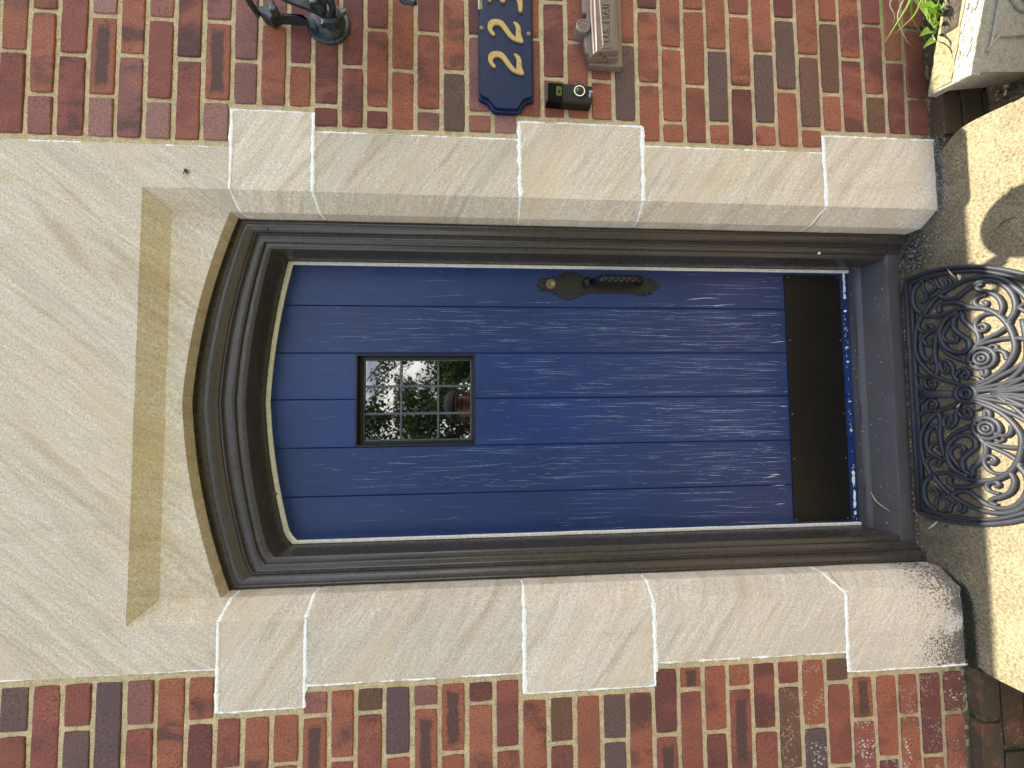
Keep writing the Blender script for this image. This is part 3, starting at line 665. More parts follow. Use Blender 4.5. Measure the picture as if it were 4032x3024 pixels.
# ------------------------------------------------------------------ door frame (moulded, arched)
def arch_i(x):
    a = abs(x); d = 0.04*a+0.22*a*a
    if x < 0:
        d *= 1.18; d += max(0, (a-0.405))**2*9.0
    return 2.1250-d
PROF = [(.5250, .0850), (.5235, .0930), (.5170, .0935), (.5160, .0870), (.5125, .0862), (.5105, .0885), (.5065, .0875), (.4990, .0895), (.4930, .0945), (.4885, .1030), (.4875, .1060), (.4865, .1010), (.4835, .1005), (.4820, .1090),
        (.4790, .1110), (.4740, .1105), (.4670, .1115), (.4650, .1130), (.4642, .1200), (.4590, .1205), (.4530, .1215), (.4500, .1240), (.4485, .1300), (.4455, .2150), (.4455, .2500)]
def frame_path(x, y, zb, na=44):
    s_ = (0.5250-x)/(0.5250-0.4455); P = [(x, y, zb)]
    for i in range(1, 14): P.append((x, y, zb+(2.05-zb)*i/14))
    for i in range(na+1):
        t = 1-2*i/na; xo = 0.5250*t; xi = 0.4455*t; z = arch_o(xo)*(1-s_)+arch_i(xi)*s_
        P.append((xo*(1-s_)+xi*s_, y, z))
    for i in range(13, 0, -1): P.append((-x, y, zb+(2.05-zb)*i/14))
    P.append((-x, y, zb)); return P
fr = empty("door_frame", (0, 0.1, ZS), "dark taupe painted moulded wooden frame following the arched top of the doorway", "door frame")
fm = MB(); rows = []
for (x, y) in PROF: rows.append(frame_path(x, y, ZS-0.004))
for a in range(len(rows)-1):
    for i in range(len(rows[a])-1):
        q = [rows[a][i], rows[a][i+1], rows[a+1][i+1], rows[a+1][i]]
        q = [(v[0]+noise.noise(Vector((v[0]*25, v[1]*60, v[2]*25)))*0.0009, v[1]+noise.noise(Vector((v[0]*25+9, v[1]*60, v[2]*25)))*0.0009, v[2]) for v in q]
        fm.face(list(reversed(q)))
smooth_by_angle(weld(fm.build("moulding", M['trim'], fr)), 35)
# cream weatherstrip round the door
ws = MB(); PW = [(.4460, .2165), (.4440, .2115), (.4370, .2105), (.4355, .2135), (.4355, .2195)]
rows = []
for (x, y) in PW:
    o_ = 0.4455-x; P = []
    for i in range(24): P.append((x+noise.noise(Vector((i*.7, 1, 1)))*.0007, y, 0.150+(2.04-0.150)*i/24))
    for i in range(61):
        t = 1-2*i/60; xx = 0.4455*t; P.append((x*t, y, arch_i(xx)-o_*1.25+noise.noise(Vector((i*.5, 7, 1)))*.0004))
    for i in range(23, -1, -1): P.append((-x+noise.noise(Vector((i*.9, 4, 1)))*.0012, y, 0.150+(2.02-0.150)*i/24))
    rows.append(P)
for a in range(len(rows)-1):
    for i in range(len(rows[a])-1): ws.face(list(reversed([rows[a][i], rows[a][i+1], rows[a+1][i+1], rows[a+1][i]])))
smooth_by_angle(weld(ws.build("weatherstrip", M['strip'], fr)), 50)
# sill
sl = MB(); SP = [(.116, ZS-.02), (.1150, .1065), (.1170, .1115), (.1230, .1140), (.1860, .1325), (.1890, .1375), (.1960, .1440), (.2040, .1450), (.2120, .1470), (.2300, .1500), (.30, .150), (.30, ZS-.02)]
nx = 60; vs = []
for i in range(nx+1):
    x = -0.53+1.06*i/nx
    for j, (y, z) in enumerate(SP): vs.append((x, y+noise.noise(Vector((x*12, j*3, 0)))*.0010, z+noise.noise(Vector((x*9, j*2.5, 4)))*.0012))
m_ = len(SP); fs = [(i*m_+j, i*m_+j+1, (i+1)*m_+j+1, (i+1)*m_+j) for i in range(nx) for j in range(m_-1)]
sl.mesh(vs, [tuple(reversed(f)) for f in fs])
# paint chips on the sill
def sillz(y):
    for (y0, z0), (y1, z1) in zip(SP[1:-1], SP[2:-1]):
        if y0 <= y <= y1: return z0+(z1-z0)*(y-y0)/(y1-y0)
    return .15
for i in range(46):
    x = rnd.uniform(-.43, .45); y = rnd.choice([rnd.uniform(.125, .18), rnd.uniform(.194, .215)]); r_ = rnd.uniform(.0008, .0022)
    pts = []
    for q in range(7):
        a = q/7*6.283; rr = r_*rnd.uniform(.5, 1.3); yy = y+math.sin(a)*rr; pts.append((x+math.cos(a)*rr*rnd.uniform(.8, 1.6), yy, sillz(yy)+0.0022))
    sl.face(pts, 1)
smooth_by_angle(weld(sl.build("sill", [M['sill'], M['lichen']], fr)), 35)
# nails and paint blobs on the frame
for (px, py) in ((1050, 907), (1085, 1945), (3225, 997)):
    d_ = MB(); c_ = at(px, py, 1, .0885)
    d_.lathe([(.0042, -.002), (.0040, .0015), (.0022, .0030), (.0006, .0034)], c_, 'y', 12); d_.build("nail_head", M['trim'] if px < 3000 else M['primer2'], fr, smooth=True)

# ------------------------------------------------------------------ the door
DY = 0.2200
door = empty("front_door", (0, DY, 0.155), "blue painted vertical plank door with arched top, crazed paint and small leaded window", "door")
pm = MB(); XB = [-.4385, -.3035, -.1512, 0.0015, .1505, .3045, .4385]; WX0, WX1, WZ0, WZ1 = -.1495, .1465, 1.4700, 1.8520
GV = 0.0022
def plank(x0, x1, zb, ztf, cx0=True, cx1=True):
    """one plank strip: front at DY, chamfered V edges; zt = arch function or number"""
    cols = [(x0, DY+.0042), (x0+GV, DY)]+[(x0+GV+(x1-x0-2*GV)*i/6, DY) for i in range(1, 6)]+[(x1-GV, DY), (x1, DY+.0042)]
    nzz = 24; vs = []
    for (x, y) in cols:
        zt = ztf(x) if callable(ztf) else ztf
        for j in range(nzz+1):
            z = zb+(zt-zb)*j/nzz
            vs.append((x, y+noise.noise(Vector((x*20, 1, z*6)))*.0008, z))
    m_ = nzz+1; fs = [(i*m_+j, (i+1)*m_+j, (i+1)*m_+j+1, i*m_+j+1) for i in range(len(cols)-1) for j in range(nzz)]
    pm.mesh(vs, fs)
for i in range(6):
    x0, x1 = XB[i], XB[i+1]
    if i in (2, 3):
        plank(x0, x1, .158, WZ0); plank(x0, x1, WZ1, lambda x: arch_i(x*1.016)-0.006)
    else: plank(x0, x1, .158, lambda x: arch_i(x*1.016)-0.006)
for xb in XB[1:-1]:
    def strip(za, zb): pm.face([(xb-.0026, DY+.0045, za), (xb+.0026, DY+.0045, za), (xb+.0026, DY+.0045, zb), (xb-.0026, DY+.0045, zb)], 2)
    if abs(xb) < .01: strip(.158, WZ0); strip(WZ1, 2.12)
    else: strip(.158, 2.10 if abs(xb) < .2 else 2.07)
# body behind
pm.box((-.445, DY+.0052, .152), (WX0, DY+.044, 2.03)); pm.box((WX1, DY+.0052, .152), (.445, DY+.044, 2.03))
pm.box((WX0, DY+.0052, .152), (WX1, DY+.044, WZ0)); pm.box((WX0, DY+.0052, WZ1), (WX1, DY+.044, 2.03)); pm.box((-.42, DY+.0051, 2.0301), (.42, DY+.044, 2.14), 2)
pm.box((-.445, DY-.0005, .1515), (.445, DY+.03, .1578), 0)
# crazed paint: short vertical splits showing primer
def crack(x, z, L, w0, bend=0.0, mat=1, ph=0.0):
    n_ = max(3, int(L/0.006)); A, B = [], []
    for i in range(n_+1):
        t = i/n_; zz = z+L*t; xx = x+bend*math.sin(t*2.6+ph)+noise.noise(Vector((x*90, zz*28, ph)))*.0016+noise.noise(Vector((x*90, zz*120, ph)))*.0005
        wv = w0*max(0.05, math.sin(math.pi*min(max(t, .03), .97)))*(0.55+0.9*abs(noise.noise(Vector((zz*90, x*70, 3)))))
        A.append((xx-wv/2, zz)); B.append((xx+wv/2, zz))
    for i in range(n_):
        pm.face([(A[i][0], DY-.0012, A[i][1]), (B[i][0], DY-.0012, B[i][1]), (B[i+1][0], DY-.0012, B[i+1][1]), (A[i+1][0], DY-.0012, A[i+1][1])], mat)
cr = random.Random(11)
def inwin(x, z, L): return WX0-.012 < x < WX1+.012 and z < WZ1+.012 and z+L > WZ0-.012
for i in range(6):
    x0, x1 = XB[i]+.008, XB[i+1]-.008
    cnt = {0: 70, 1: 270, 2: 180, 3: 190, 4: 280, 5: 50}[i]; made = 0
    while made < cnt:
        # denser towards the foot of the door, where the weather reaches it
        u = cr.random(); z = .39+1.62*(u**1.35); x = cr.uniform(x0, x1)
        if i in (0, 5) and z > 1.2 and cr.random() < .75: continue
        if z > 1.85 and cr.random() < .6: continue
        L = (.012+.19*cr.random()**1.8)*(1.3 if z < 1.0 else .9)
        if inwin(x, z, L) or z+L > 2.05: continue
        if i == 5 and .80 < z+L and z < 1.30 and .33 < x: continue
        wv = (cr.random()**2*.0010+.00032)*(1.3 if z < .8 else .9); crack(x, z, L, wv, cr.uniform(-.003, .003), 1, cr.uniform(0, 6)); made += 1
for (px0, py0, L, wv, bd) in ((3060, 1870, .035, .0038, .001), (3040, 1880, .05, .0022, .003), (3075, 1912, .05, .002, .002), (2790, 1180, .12, .0026, .006), (2840, 1205, .06, .003, .003), (3080, 1985, .04, .002, .001), (3090, 1600, .03, .002, 0), (3090, 1350, .06, .0022, .004)):
    p_ = at(px0, py0, 1, DY); crack(p_.x, p_.z-L*.3 if p_.z-L*.3 > .39 else .39, L, wv, bd, 3, 1.0)
kspk = [(cr.uniform(-.42, .42), cr.uniform(.19, .38), cr.uniform(.0003, .0011)) for _ in range(90)]
# flaked primer along the bottom rail, beside the kick plate
def flake(cx, cz, sx_, sz_, seed, mat=3):
    pts = []
    for q in range(26):
        a = q/26*6.283; rr = 1+.42*noise.noise(Vector((math.cos(a)*1.7, math.sin(a)*1.7, seed)))+.3*noise.noise(Vector((math.cos(a)*5, math.sin(a)*5, seed+4)))
        pts.append((cx+math.cos(a)*sx_*rr, DY-.0014, cz+math.sin(a)*sz_*rr))
    pts = [(min(max(x, -.437), .437), y, min(max(z, .1575), .1725)) for x, y, z in pts]; pm.face(pts, mat)
for (cx_, sx_, s_) in ((.415, .022, 1), (.382, .016, 2), (.352, .010, 3), (.30, .004, 4), (.17, .004, 5), (-.02, .003, 12), (-.27, .009, 6), (-.290, .020, 7), (-.345, .018, 8), (-.375, .012, 9), (-.405, .007, 10), (.12, .003, 14), (-.12, .006, 15)):
    flake(cx_, .163, sx_, .0055, s_*3.7)
for i in range(55):
    x = cr.uniform(-.43, .43); flake(x, cr.uniform(.158, .170), cr.uniform(.001, .004), cr.uniform(.0006, .0018), i*1.3, cr.choice([1, 3]))
smooth_by_angle(weld(pm.build("plank_panel", [M['blue'], M['primer'], M['groove'], M['primer2']], door)), 30)
nb = MB(); c_ = at(1950, 1572, 1, DY); nb.lathe([(.0035, -.001), (.0034, .002), (.002, .0042), (.0005, .0048)], c_, 'y', 12); nb.build("nail_head", M['blue'], door, smooth=True)

# window
wf = MB(); GY = 0.262
def frame_ring(mb, x0, x1, z0, z1, t, y0, y1, mat=0):
    mb.box((x0, y0, z0), (x0+t, y1, z1), mat); mb.box((x1-t, y0, z0), (x1, y1, z1), mat)
    mb.box((x0+t, y0, z0), (x1-t, y1, z0+t), mat); mb.box((x0+t, y0, z1-t), (x1-t, y1, z1), mat)
frame_ring(wf, WX0+.0008, WX1-.0008, WZ0+.0008, WZ1-.0008, .0035, DY+.0008, GY+.012)
frame_ring(wf, WX0+.0045, WX1-.0045, WZ0+.0045, WZ1-.0045, .009, GY-.016, GY+.010)
win = wf.build("window", M['winframe'], door)
cm = MB(); gx0, gx1, gz0, gz1 = WX0+.0115, WX1-.0115, WZ0+.0115, WZ1-.0115
frame_ring(cm, gx0, gx1, gz0, gz1, .006, GY-.006, GY+.002)
CX = [gx0+(gx1-gx0)*q for q in (0, 1/3, 2/3, 1)]; CZ = [gz0+(gz1-gz0)*q for q in (0, .315, .655, 1)]
def came(a, b_, w_=.0042):
    a, b_ = Vector(a), Vector(b_); n_ = 24; t = (b_-a).normalized(); s_ = t.cross(Vector((0, -1, 0))); rows = []
    for i in range(n_+1):
        p_ = a.lerp(b_, i/n_); q = 1+.13*noise.noise(p_*80)
        rows += [p_-s_*w_*q+Vector((0, .001, 0)), p_-s_*w_*.55*q+Vector((0, -.0028, 0)), p_+s_*w_*.55*q+Vector((0, -.0028, 0)), p_+s_*w_*q+Vector((0, .001, 0))]
    cm.mesh(rows, [(4*i+j, 4*i+j+1, 4*i+5+j, 4*i+4+j) for i in range(n_) for j in range(3)])
for x in CX[1:3]: came((x, GY-.001, gz0), (x, GY-.001, gz1))
for z in CZ[1:3]: came((gx0, GY-.0015, z), (gx1, GY-.0015, z))
for x in CX[1:3]:
    for z in CZ[1:3]: cm.lathe([(.0068, -.002), (.0062, .001), (.003, .0024), (.0005, .0028)], (x, GY-.002, z), 'y', 12)
smooth_by_angle(cm.build("lead_came", M['lead'], win), 60)
gr_ = random.Random(5)
for i in range(3):
    for j in range(3):
        pn = MB(); tx, tz = gr_.uniform(-.0004, .0004), gr_.uniform(-.0004, .0004)
        a, b_, c_, d_ = CX[i], CX[i+1], CZ[j], CZ[j+1]
        pn.mesh([(a, GY+.0006-tx-tz, c_), (b_, GY+.0006+tx-tz, c_), (b_, GY+.0006+tx+tz, d_), (a, GY+.0006-tx+tz, d_), (a, GY+.004, c_), (b_, GY+.004, c_), (b_, GY+.004, d_), (a, GY+.004, d_)],
                [(0, 1, 2, 3), (7, 6, 5, 4), (0, 4, 5, 1), (1, 5, 6, 2), (2, 6, 7, 3), (3, 7, 4, 0)])
        pn.build("glass_pane", M['glass'], win)
dk = MB(); dk.box((-.9, .32, 0.0), (.9, .34, 3.3)); dk.box((-.9, .30, -.1), (.9, .34, .06))
tag(dk.build("house_interior", M['black']), kind='structure')

# kick plate
kp = MB(); kp.box((-.4285, DY-.0034, .1810), (.4260, DY-.0010, .3880), 0, .0006)
for (x, z, q_) in kspk: kp.face([(x-q_, DY-.0036, z), (x, DY-.0036, z-q_*.7), (x+q_*1.2, DY-.0036, z+q_*.2), (x, DY-.0036, z+q_)], 1)
kick = kp.build("kick_plate", [M['kick'], M['lockface']], door)
for (x, z) in ((.418, .373), (.418, .190), (.195, .376), (.195, .188), (-.062, .379), (-.062, .189), (-.215, .379), (-.215, .190), (-.4215, .381), (-.4215, .194)):
    s_ = MB(); s_.lathe([(.0030, 0), (.0028, .0008), (.0012, .0014), (.0004, .0015)], (x, DY-.0034, z), 'y', 12); s_.build("screw", M['lockface'], kick, smooth=True)

# handle set: outlines measured on the photo, built as cast plates with thickness
def hz(px, py): return at(2000+px/3.16, 1000+py/3.16, 1, DY-.004)
up = [(358,378),(372,352),(400,345),(398,318),(425,300),(452,312),(470,300),(500,297),(545,292),(572,262),(590,290),(630,318),(640,262),(690,225),(720,232),(760,212),(800,220),(838,240),(870,245),(892,262),(900,285),(930,260),(955,290),(1010,300),(1100,302),(1300,300),(1480,300),(1600,300),(1640,290),(1690,282),(1722,305),(1742,340),(1760,305),(1790,303),(1812,330),(1800,352),(1840,352),(1870,372),(1893,398)]
lo = [(1870,425),(1830,448),(1812,440),(1815,470),(1800,500),(1765,502),(1752,480),(1740,505),(1690,518),(1650,512),(1620,502),(1600,515),(1560,488),(1450,482),(1250,482),(1050,482),(1000,495),(960,500),(938,515),(905,492),(892,525),(870,548),(820,552),(770,566),(720,560),(690,545),(650,540),(618,500),(600,478),(585,510),(560,500),(560,472),(500,466),(455,450),(430,468),(395,450),(388,425),(400,405),(375,398)]
esc = MB(); pts = [hz(*q) for q in up+lo]
esc.prism([(p_.x, p_.z) for p_ in pts], 1, DY-.0050, DY-.0002, 0, .0012)
hs = esc.build("handle_set", M['iron'], door)
hd = MB()
for (px, py) in ((640, 300), (892, 290), (610, 470), (890, 475), (1750, 330), (1755, 470), (585, 300), (580, 465), (440, 330), (440, 440), (1800, 335), (1795, 455)):
    c_ = hz(px, py); hd.lathe([(.0040, 0), (.0038, .0004), (.0005, .0005)], (c_.x, DY-.0050, c_.z), 'y', 12, 0)
for (px, py) in ((692, 287), (806, 290), (695, 487), (808, 487)):
    c_ = hz(px, py); hd.lathe([(.0052, 0), (.0050, .0004), (.0005, .0005)], (c_.x, DY-.0050, c_.z), 'y', 14, 0)
for (px, py) in ((420, 378), (980, 460), (1684, 315), (1690, 488), (1828, 402)):
    c_ = hz(px, py); hd.lathe([(.0042, 0), (.0038, .0014), (.0015, .0024), (.0004, .0025)], (c_.x, DY-.0050, c_.z), 'y', 12, 1)
hd.build("rivet", [M['groove'], M['iron']], hs, smooth=True)
lk = MB(); c_ = hz(531, 380); lc = Vector((c_.x, DY-.005, c_.z))
lk.lathe([(.0175, 0), (.0172, .006), (.0150, .0075), (.0142, .0068)], lc, 'y', 36, 1); lk.lathe([(.0143, .002), (.0140, .0072), (.0010, .0074)], lc, 'y', 36, 0)
lock = smooth_by_angle(lk.build("lock_cylinder", [M['lockface'], M['copper']], hs), 40)
kw = MB(); kc = hz(555, 378); kw.lathe([(.0062, .006), (.0060, .0092), (.0006, .0094)], (kc.x, DY-.005, kc.z), 'y', 24); 
kw.build("keyhole_plug", M['brass'], lock, smooth=False)
kh = MB(); kh.box((kc.x-.0006, DY-.0150, kc.z-.0042), (kc.x+.0006, DY-.0143, kc.z+.0030)); kh.build("keyway", M['black'], lock)
th = MB(); tc = hz(975, 355); th.lathe([(.004, 0), (.004, .012)], (tc.x, DY-.005, tc.z), 'y', 12)
vs = []; 
for i in range(9):
    v_ = i/8; 
    for j in range(9):
        u_ = j/8*2-1; r2 = math.sqrt(max(0, 1-(v_*2-1)**2*0.9)); vs.append((tc.x+u_*.0150*r2-.001, DY-.020-.007*math.sin(v_*3.14)+.004*u_*u_, tc.z+(v_-.5)*.026))
th.mesh(vs, [(i*9+j, i*9+j+1, (i+1)*9+j+1, (i+1)*9+j) for i in range(8) for j in range(8)]); th.mesh([(a, b_+.004, c_) for a, b_, c_ in vs], [tuple(reversed((i*9+j, i*9+j+1, (i+1)*9+j+1, (i+1)*9+j))) for i in range(8) for j in range(8)])
th.build("thumb_latch", M['handle'], hs, smooth=True)
# twisted grip: square bar twisted, bent to the plate at both ends
gp = MB(); g0, g1 = hz(1060, 375), hz(1640, 370); x_ = (g0.x+g1.x)/2+.004; P = []; N = 90
for i in range(N+1):
    t = i/N; z = g0.z+(g1.z-g0.z)*t; out_ = .044*(1-abs(2*t-1)**8)
    P.append((Vector((x_, DY-.005-out_, z)), t))
vs = []; S = 20
for i, (p_, t) in enumerate(P):
    tw = 0 if t < .12 else (1 if t > .88 else (t-.12)/.76); tw *= math.pi*3.2; tt = (P[min(i+1, N)][0]-P[max(i-1, 0)][0]).normalized()
    a = Vector((1, 0, 0)); b_ = a.cross(tt).normalized()
    for k_ in range(S):
        q = k_/S*2*math.pi; lobe = (.0072+.0046*abs(math.cos(2*q))) if .1 < t < .9 else .0105
        vs.append(p_+a*math.cos(q+tw)*lobe*1.12+b_*math.sin(q+tw)*lobe)
gp.mesh(vs, [(i*S+k_, i*S+(k_+1) % S, (i+1)*S+(k_+1) % S, (i+1)*S+k_) for i in range(N) for k_ in range(S)])
smooth_by_angle(gp.build("twisted_grip", M['handle'], hs), 60)

# ------------------------------------------------------------------ things on the right wall
def outl(mb, pts, y0, y1, mat=0, ch=0.0): mb.prism([(p_.x, p_.z) for p_ in pts], 1, y0, y1, mat, ch)
# house number board
def bz(px, py): return at(1840+px/7.373, py/7.373, 1, -.020)
xl0 = at(1940, 425, 1, -.02).x
hn = empty("house_number_sign", (1.15, 0, 1.30), "navy blue wooden house number board with gold numerals and scalloped corners, beside the mailbox", "house number sign")
zt_, zb_ = 1.4520, 1.2975; xs_ = 0.828; xe = 1.33
L_ = [(xe, zb_), (xs_+.006, zb_), (xs_, zb_+.004), (xs_-.001, zb_+.012), (xs_-.006, zb_+.024), (xs_-.018, zb_+.032), (xs_-.029, zb_+.037), (xs_-.034, zb_+.043), (xs_-.035, zb_+.060), (xs_-.035, zt_-.060),
      (xs_-.034, zt_-.045), (xs_-.029, zt_-.038), (xs_-.020, zt_-.033), (xs_-.009, zt_-.023), (xs_-.003, zt_-.010), (xs_, zt_-.004), (xs_+.006, zt_), (xe, zt_)]
bd = MB(); bd.prism(L_, 1, -.0145, -.0015, 0, .002)
cxm = sum(a for a, _ in L_)/len(L_); L2 = [(a+(.006 if a < 1.3 else -.002), b_+(.005 if b_ < 1.37 else -.005)) for a, b_ in L_]
bd.prism(L2, 1, -.0215, -.0146, 0, .0015); bd.build("board", M['board'], hn)
chp = MB(); q = [bz(310, 0), bz(355, 0), bz(352, 285), bz(318, 285)]; outl(chp, q, -.0222, -.0205, 0); q2 = [bz(360, -40), bz(430, -40), bz(436, 288), bz(362, 285)]; outl(chp, q2, -.0219, -.0205, 1)
chp.build("paint_chip", [M['cream'], M['moss_stone']], hn)
two = [(1325,690),(1380,685),(1450,720),(1520,800),(1550,900),(1555,1050),(1590,1150),(1625,1240),(1600,1280),(1540,1280),(1420,1250),(1310,1200),(1200,1110),(1120,1010),(1030,890),(950,800),(860,765),(790,780),(735,830),(725,900),(760,970),(800,1020),(800,1060),(750,1070),(690,1030),(630,950),(595,860),(590,770),(620,690),(700,625),(800,605),(900,615),(1000,650),(1080,730),(1160,840),(1240,960),(1320,1060),(1400,1125),(1405,1040),(1405,940),(1410,860),(1380,780),(1340,720)]
def numeral(pl_, dx=0, dz=0, screws=()):
    P2 = catmull([(bz(*q).x+dx, 0, bz(*q).z+dz) for q in pl_], 3, True); mb = MB(); mb.prism([(v.x, v.z) for v in P2], 1, -.0265, -.0216, 0, .0010)
    for (a, b_) in screws:
        c_ = bz(a, b_); mb.lathe([(.0022, 0), (.0020, .0006), (.0004, .0008)], (c_.x+dx, -.0264, c_.z+dz), 'y', 10, 1)
    return mb.build("numeral", [M['gold'], M['screw']], hn)
s1 = bz(1325, 690); s2_ = bz(1343, 1612)
numeral(two, 0, 0, ((665, 740), (1500, 975))); numeral(two, s2_.x-s1.x, s2_.z-s1.z, ((665, 740), (1500, 975)))
three = [(640,88),(600,50),(560,-10),(560,-90),(620,-170),(720,-210),(840,-200),(930,-140),(975,-70),(1050,-150),(1160,-210),(1300,-225),(1440,-180),(1540,-80),(1590,60),(1600,230),(1590,370),(1550,398),(1500,370),(1470,300),(1470,190),(1430,70),(1370,-20),(1280,-70),(1190,-60),(1120,0),(1090,90),(1040,112),(980,100),(950,40),(910,-20),(840,-70),(760,-80),(700,-60),(680,-10),(695,50),(680,85)]
numeral(three, 0, 0, ((1508, 62),))
for (a, b_) in ((417, 832), (1780, 1005)):
    s_ = MB(); c_ = bz(a, b_); s_.lathe([(.0062, 0), (.0060, .0016), (.0036, .0034), (.0006, .0038)], (c_.x, -.0213, c_.z), 'y', 16)
    s_.box((c_.x-.004, -.0253, c_.z-.0006), (c_.x+.004, -.0249, c_.z+.0006), 1); s_.build("screw", [M['screw'], M['rust']], hn, smooth=False)

# doorbell with camera
def dz_(px, py, y=-.029): return at(2100+px/7.9, 280+py/7.9, 1, y)
dbl = empty("doorbell", (.85, 0, 1.135), "dark brown video doorbell with glossy black top and glowing round button", "doorbell")
T_ = .029
f4 = [dz_(430, 318), dz_(1838, 452), dz_(1825, 1020), dz_(415, 905)]
TL, TR, BR, BL = f4[0], f4[1], f4[2], f4[3]   # photo corners: image left = world up
def dq(u, v):  # u 0..1 from top to bottom, v 0..1 from right to left (world)
    a = TL.lerp(TR, u); b_ = BL.lerp(BR, u); return a.lerp(b_, v)
def rounded(u0, u1, r_u, n_=6, v0=0, v1=1, r_v=.05):
    out = []
    for (cu, cv, a0) in ((u0+r_u, v0+r_v, 180), (u1-r_u, v0+r_v, 270), (u1-r_u, v1-r_v, 0), (u0+r_u, v1-r_v, 90)):
        for i in range(n_+1):
            a = R(a0+90*i/n_); out.append(dq(cu+math.cos(a)*r_u, cv+math.sin(a)*r_v))
    return out
db = MB(); outl(db, rounded(.335, 1.0, .03, 6, 0, 1, .06), -T_, -.001, 0, .003); db.build("lower_cover", M['db_body'], dbl)
db = MB(); outl(db, rounded(0, .3345, .03, 6, 0, 1, .06), -T_, -.001, 0, .003); db.build("camera_housing", M['db_gloss'], dbl)
db = MB(); outl(db, rounded(.205, .325, .035, 8, .20, .72, .10), -T_-.0010, -T_+.001, 0, .0004)
lw = db.build("camera_window", M['db_lens'], dbl)
c_ = dq(.262, .50); db = MB(); db.lathe([(.0040, 0), (.0038, .0007), (.0005, .0009)], (c_.x, -T_-.0009, c_.z), 'y', 20); db.build("lens", M['db_gloss'], lw, smooth=True)
c_ = dq(.715, .37); bt = MB(); bt.lathe([(.0215, 0), (.0190, .0008), (.0165, .0012)], (c_.x, -T_, c_.z), 'y', 40, 0); bt.lathe([(.0125, .0005), (.0120, .0020), (.0005, .0022)], (c_.x, -T_, c_.z), 'y', 36, 1)
btn = bt.build("button", [M['db_body'], M['db_btn']], dbl, smooth=True)
rg = MB(); P = []
vs = []
for i in range(48):
    a = i/48*2*math.pi
    for r_, h in ((.0130, .0018), (.0134, .0024), (.0152, .0024), (.0156, .0016)): vs.append((c_.x+math.cos(a)*r_, -T_-h, c_.z+math.sin(a)*r_))
rg.mesh(vs, [(4*i+j, 4*((i+1) % 48)+j, 4*((i+1) % 48)+j+1, 4*i+j+1) for i in range(48) for j in range(3)]); rg.build("light_ring", M['ring'], btn)
db = MB(); a_, b__ = dq(.64, 1.0), dq(.73, 1.0); db.box((a_.x-.0012, -.020, b__.z), (a_.x+.0005, -.008, a_.z)); db.build("side_slot", M['black'], dbl)
def text_obj(s_, name, mat, parent, c_, size, depth, y, rot_z=0.0, sx_=1.0, bevel=0.0):
    cu = bpy.data.curves.new(name, 'FONT'); cu.body = s_; cu.size = size; cu.extrude = depth; cu.align_x = 'CENTER'; cu.align_y = 'CENTER'; cu.bevel_depth = bevel
    to = bpy.data.objects.new(name+"_tmp", cu); col.objects.link(to)
    dg = bpy.context.evaluated_depsgraph_get(); me = bpy.data.meshes.new_from_object(to.evaluated_get(dg)); bpy.data.objects.remove(to); me.name = name
    o = bpy.data.objects.new(name, me); col.objects.link(o); me.materials.clear(); me.materials.append(mat)
    rt = Matrix.Rotation(rot_z, 4, 'Y') @ Matrix.Rotation(R(90), 4, 'X'); me.transform(rt @ Matrix.Diagonal((sx_, 1, 1, 1)))
    off = parent.matrix_world.translation; me.transform(Matrix.Translation((c_.x-off.x, y-off.y, c_.z-off.z))); o.parent = parent; return o
c_ = dq(.948, .47); text_obj("ring", "logo", M['print'], dbl, c_, .0125, .0002, -T_-.0003, R(4), 1.1)

# cast mailbox
def mz(px, py, y): return at(2230+px/5.53, py/5.53, 1, y)
mbx = empty("mailbox", (1.2, 0, 1.03), "taupe cast metal mailbox with raised U.S. MAIL lettering and round bosses", "mailbox")
XE = 1.36
a0 = mz(500, 1380, -.020); a1 = mz(1228, 1388, -.020)
b0 = MB(); zt1, zb1 = mz(500, 1380, -.02).z, mz(1228, 1388, -.02).z; xl = a0.x
b0.box((xl-.003, -.020, zb1), (XE, -.001, zt1+.001), 0, .0025)
# upper hood plate with stepped, curved top
top = [mz(540, 1330, -.022), mz(455, 1330, -.022), mz(430, 1240, -.022), mz(400, 1160, -.022), mz(370, 1010, -.022), mz(362, 870, -.022), mz(385, 760, -.022), mz(400, 690, -.022), mz(425, 600, -.022), mz(420, 380, -.022), mz(340, 360, -.022), mz(318, 0, -.022), mz(318, -340, -.022), mz(1100, -340, -.022), mz(1100, 1330, -.022)]
outl(b0, top, -.034, -.0195, 0, .0025); b0.build("body", M['mail'], mbx)
lid = MB(); q = [mz(575, 1215, -.04), mz(545, 800, -.04), mz(520, 400, -.04), mz(500, -340, -.04), mz(1060, -340, -.04), mz(1090, 200, -.04), mz(1110, 700, -.04), mz(1130, 1145, -.04)]
outl(lid, q, -.047, -.0335, 0, .003)
q = [mz(645, 1140, -.05), mz(610, 300, -.05), mz(590, -340, -.05), mz(1045, -340, -.05), mz(1060, 300, -.05), mz(1085, 1110, -.05)]; outl(lid, q, -.0535, -.0465, 0, .0025)
ld = lid.build("lid", M['mail'], mbx)
tf = MB(); y_ = -.0540
A_, B_ = mz(765, 1050, y_), mz(1000, 1030, y_); C0 = mz(700, -340, y_); D0 = mz(945, -340, y_)
def bar(p0, p1, t=.0022):
    tf.tube([p0, p1], t, 6)
for p0, p1 in ((A_, B_), (A_+Vector((.006, 0, -.005)), C0), (B_, D0)): bar(Vector((p0.x, -.0545, p0.z)), Vector((p1.x, -.0545, p1.z)))
tf.build("lettering_frame", M['mail'], ld)
t0 = mz(880, 900, -.0555); t1 = mz(870, 20, -.0555); cxt = Vector(((t0.x+t1.x)/2, 0, (t0.z+t1.z)/2)); Lx = t1.x-t0.x
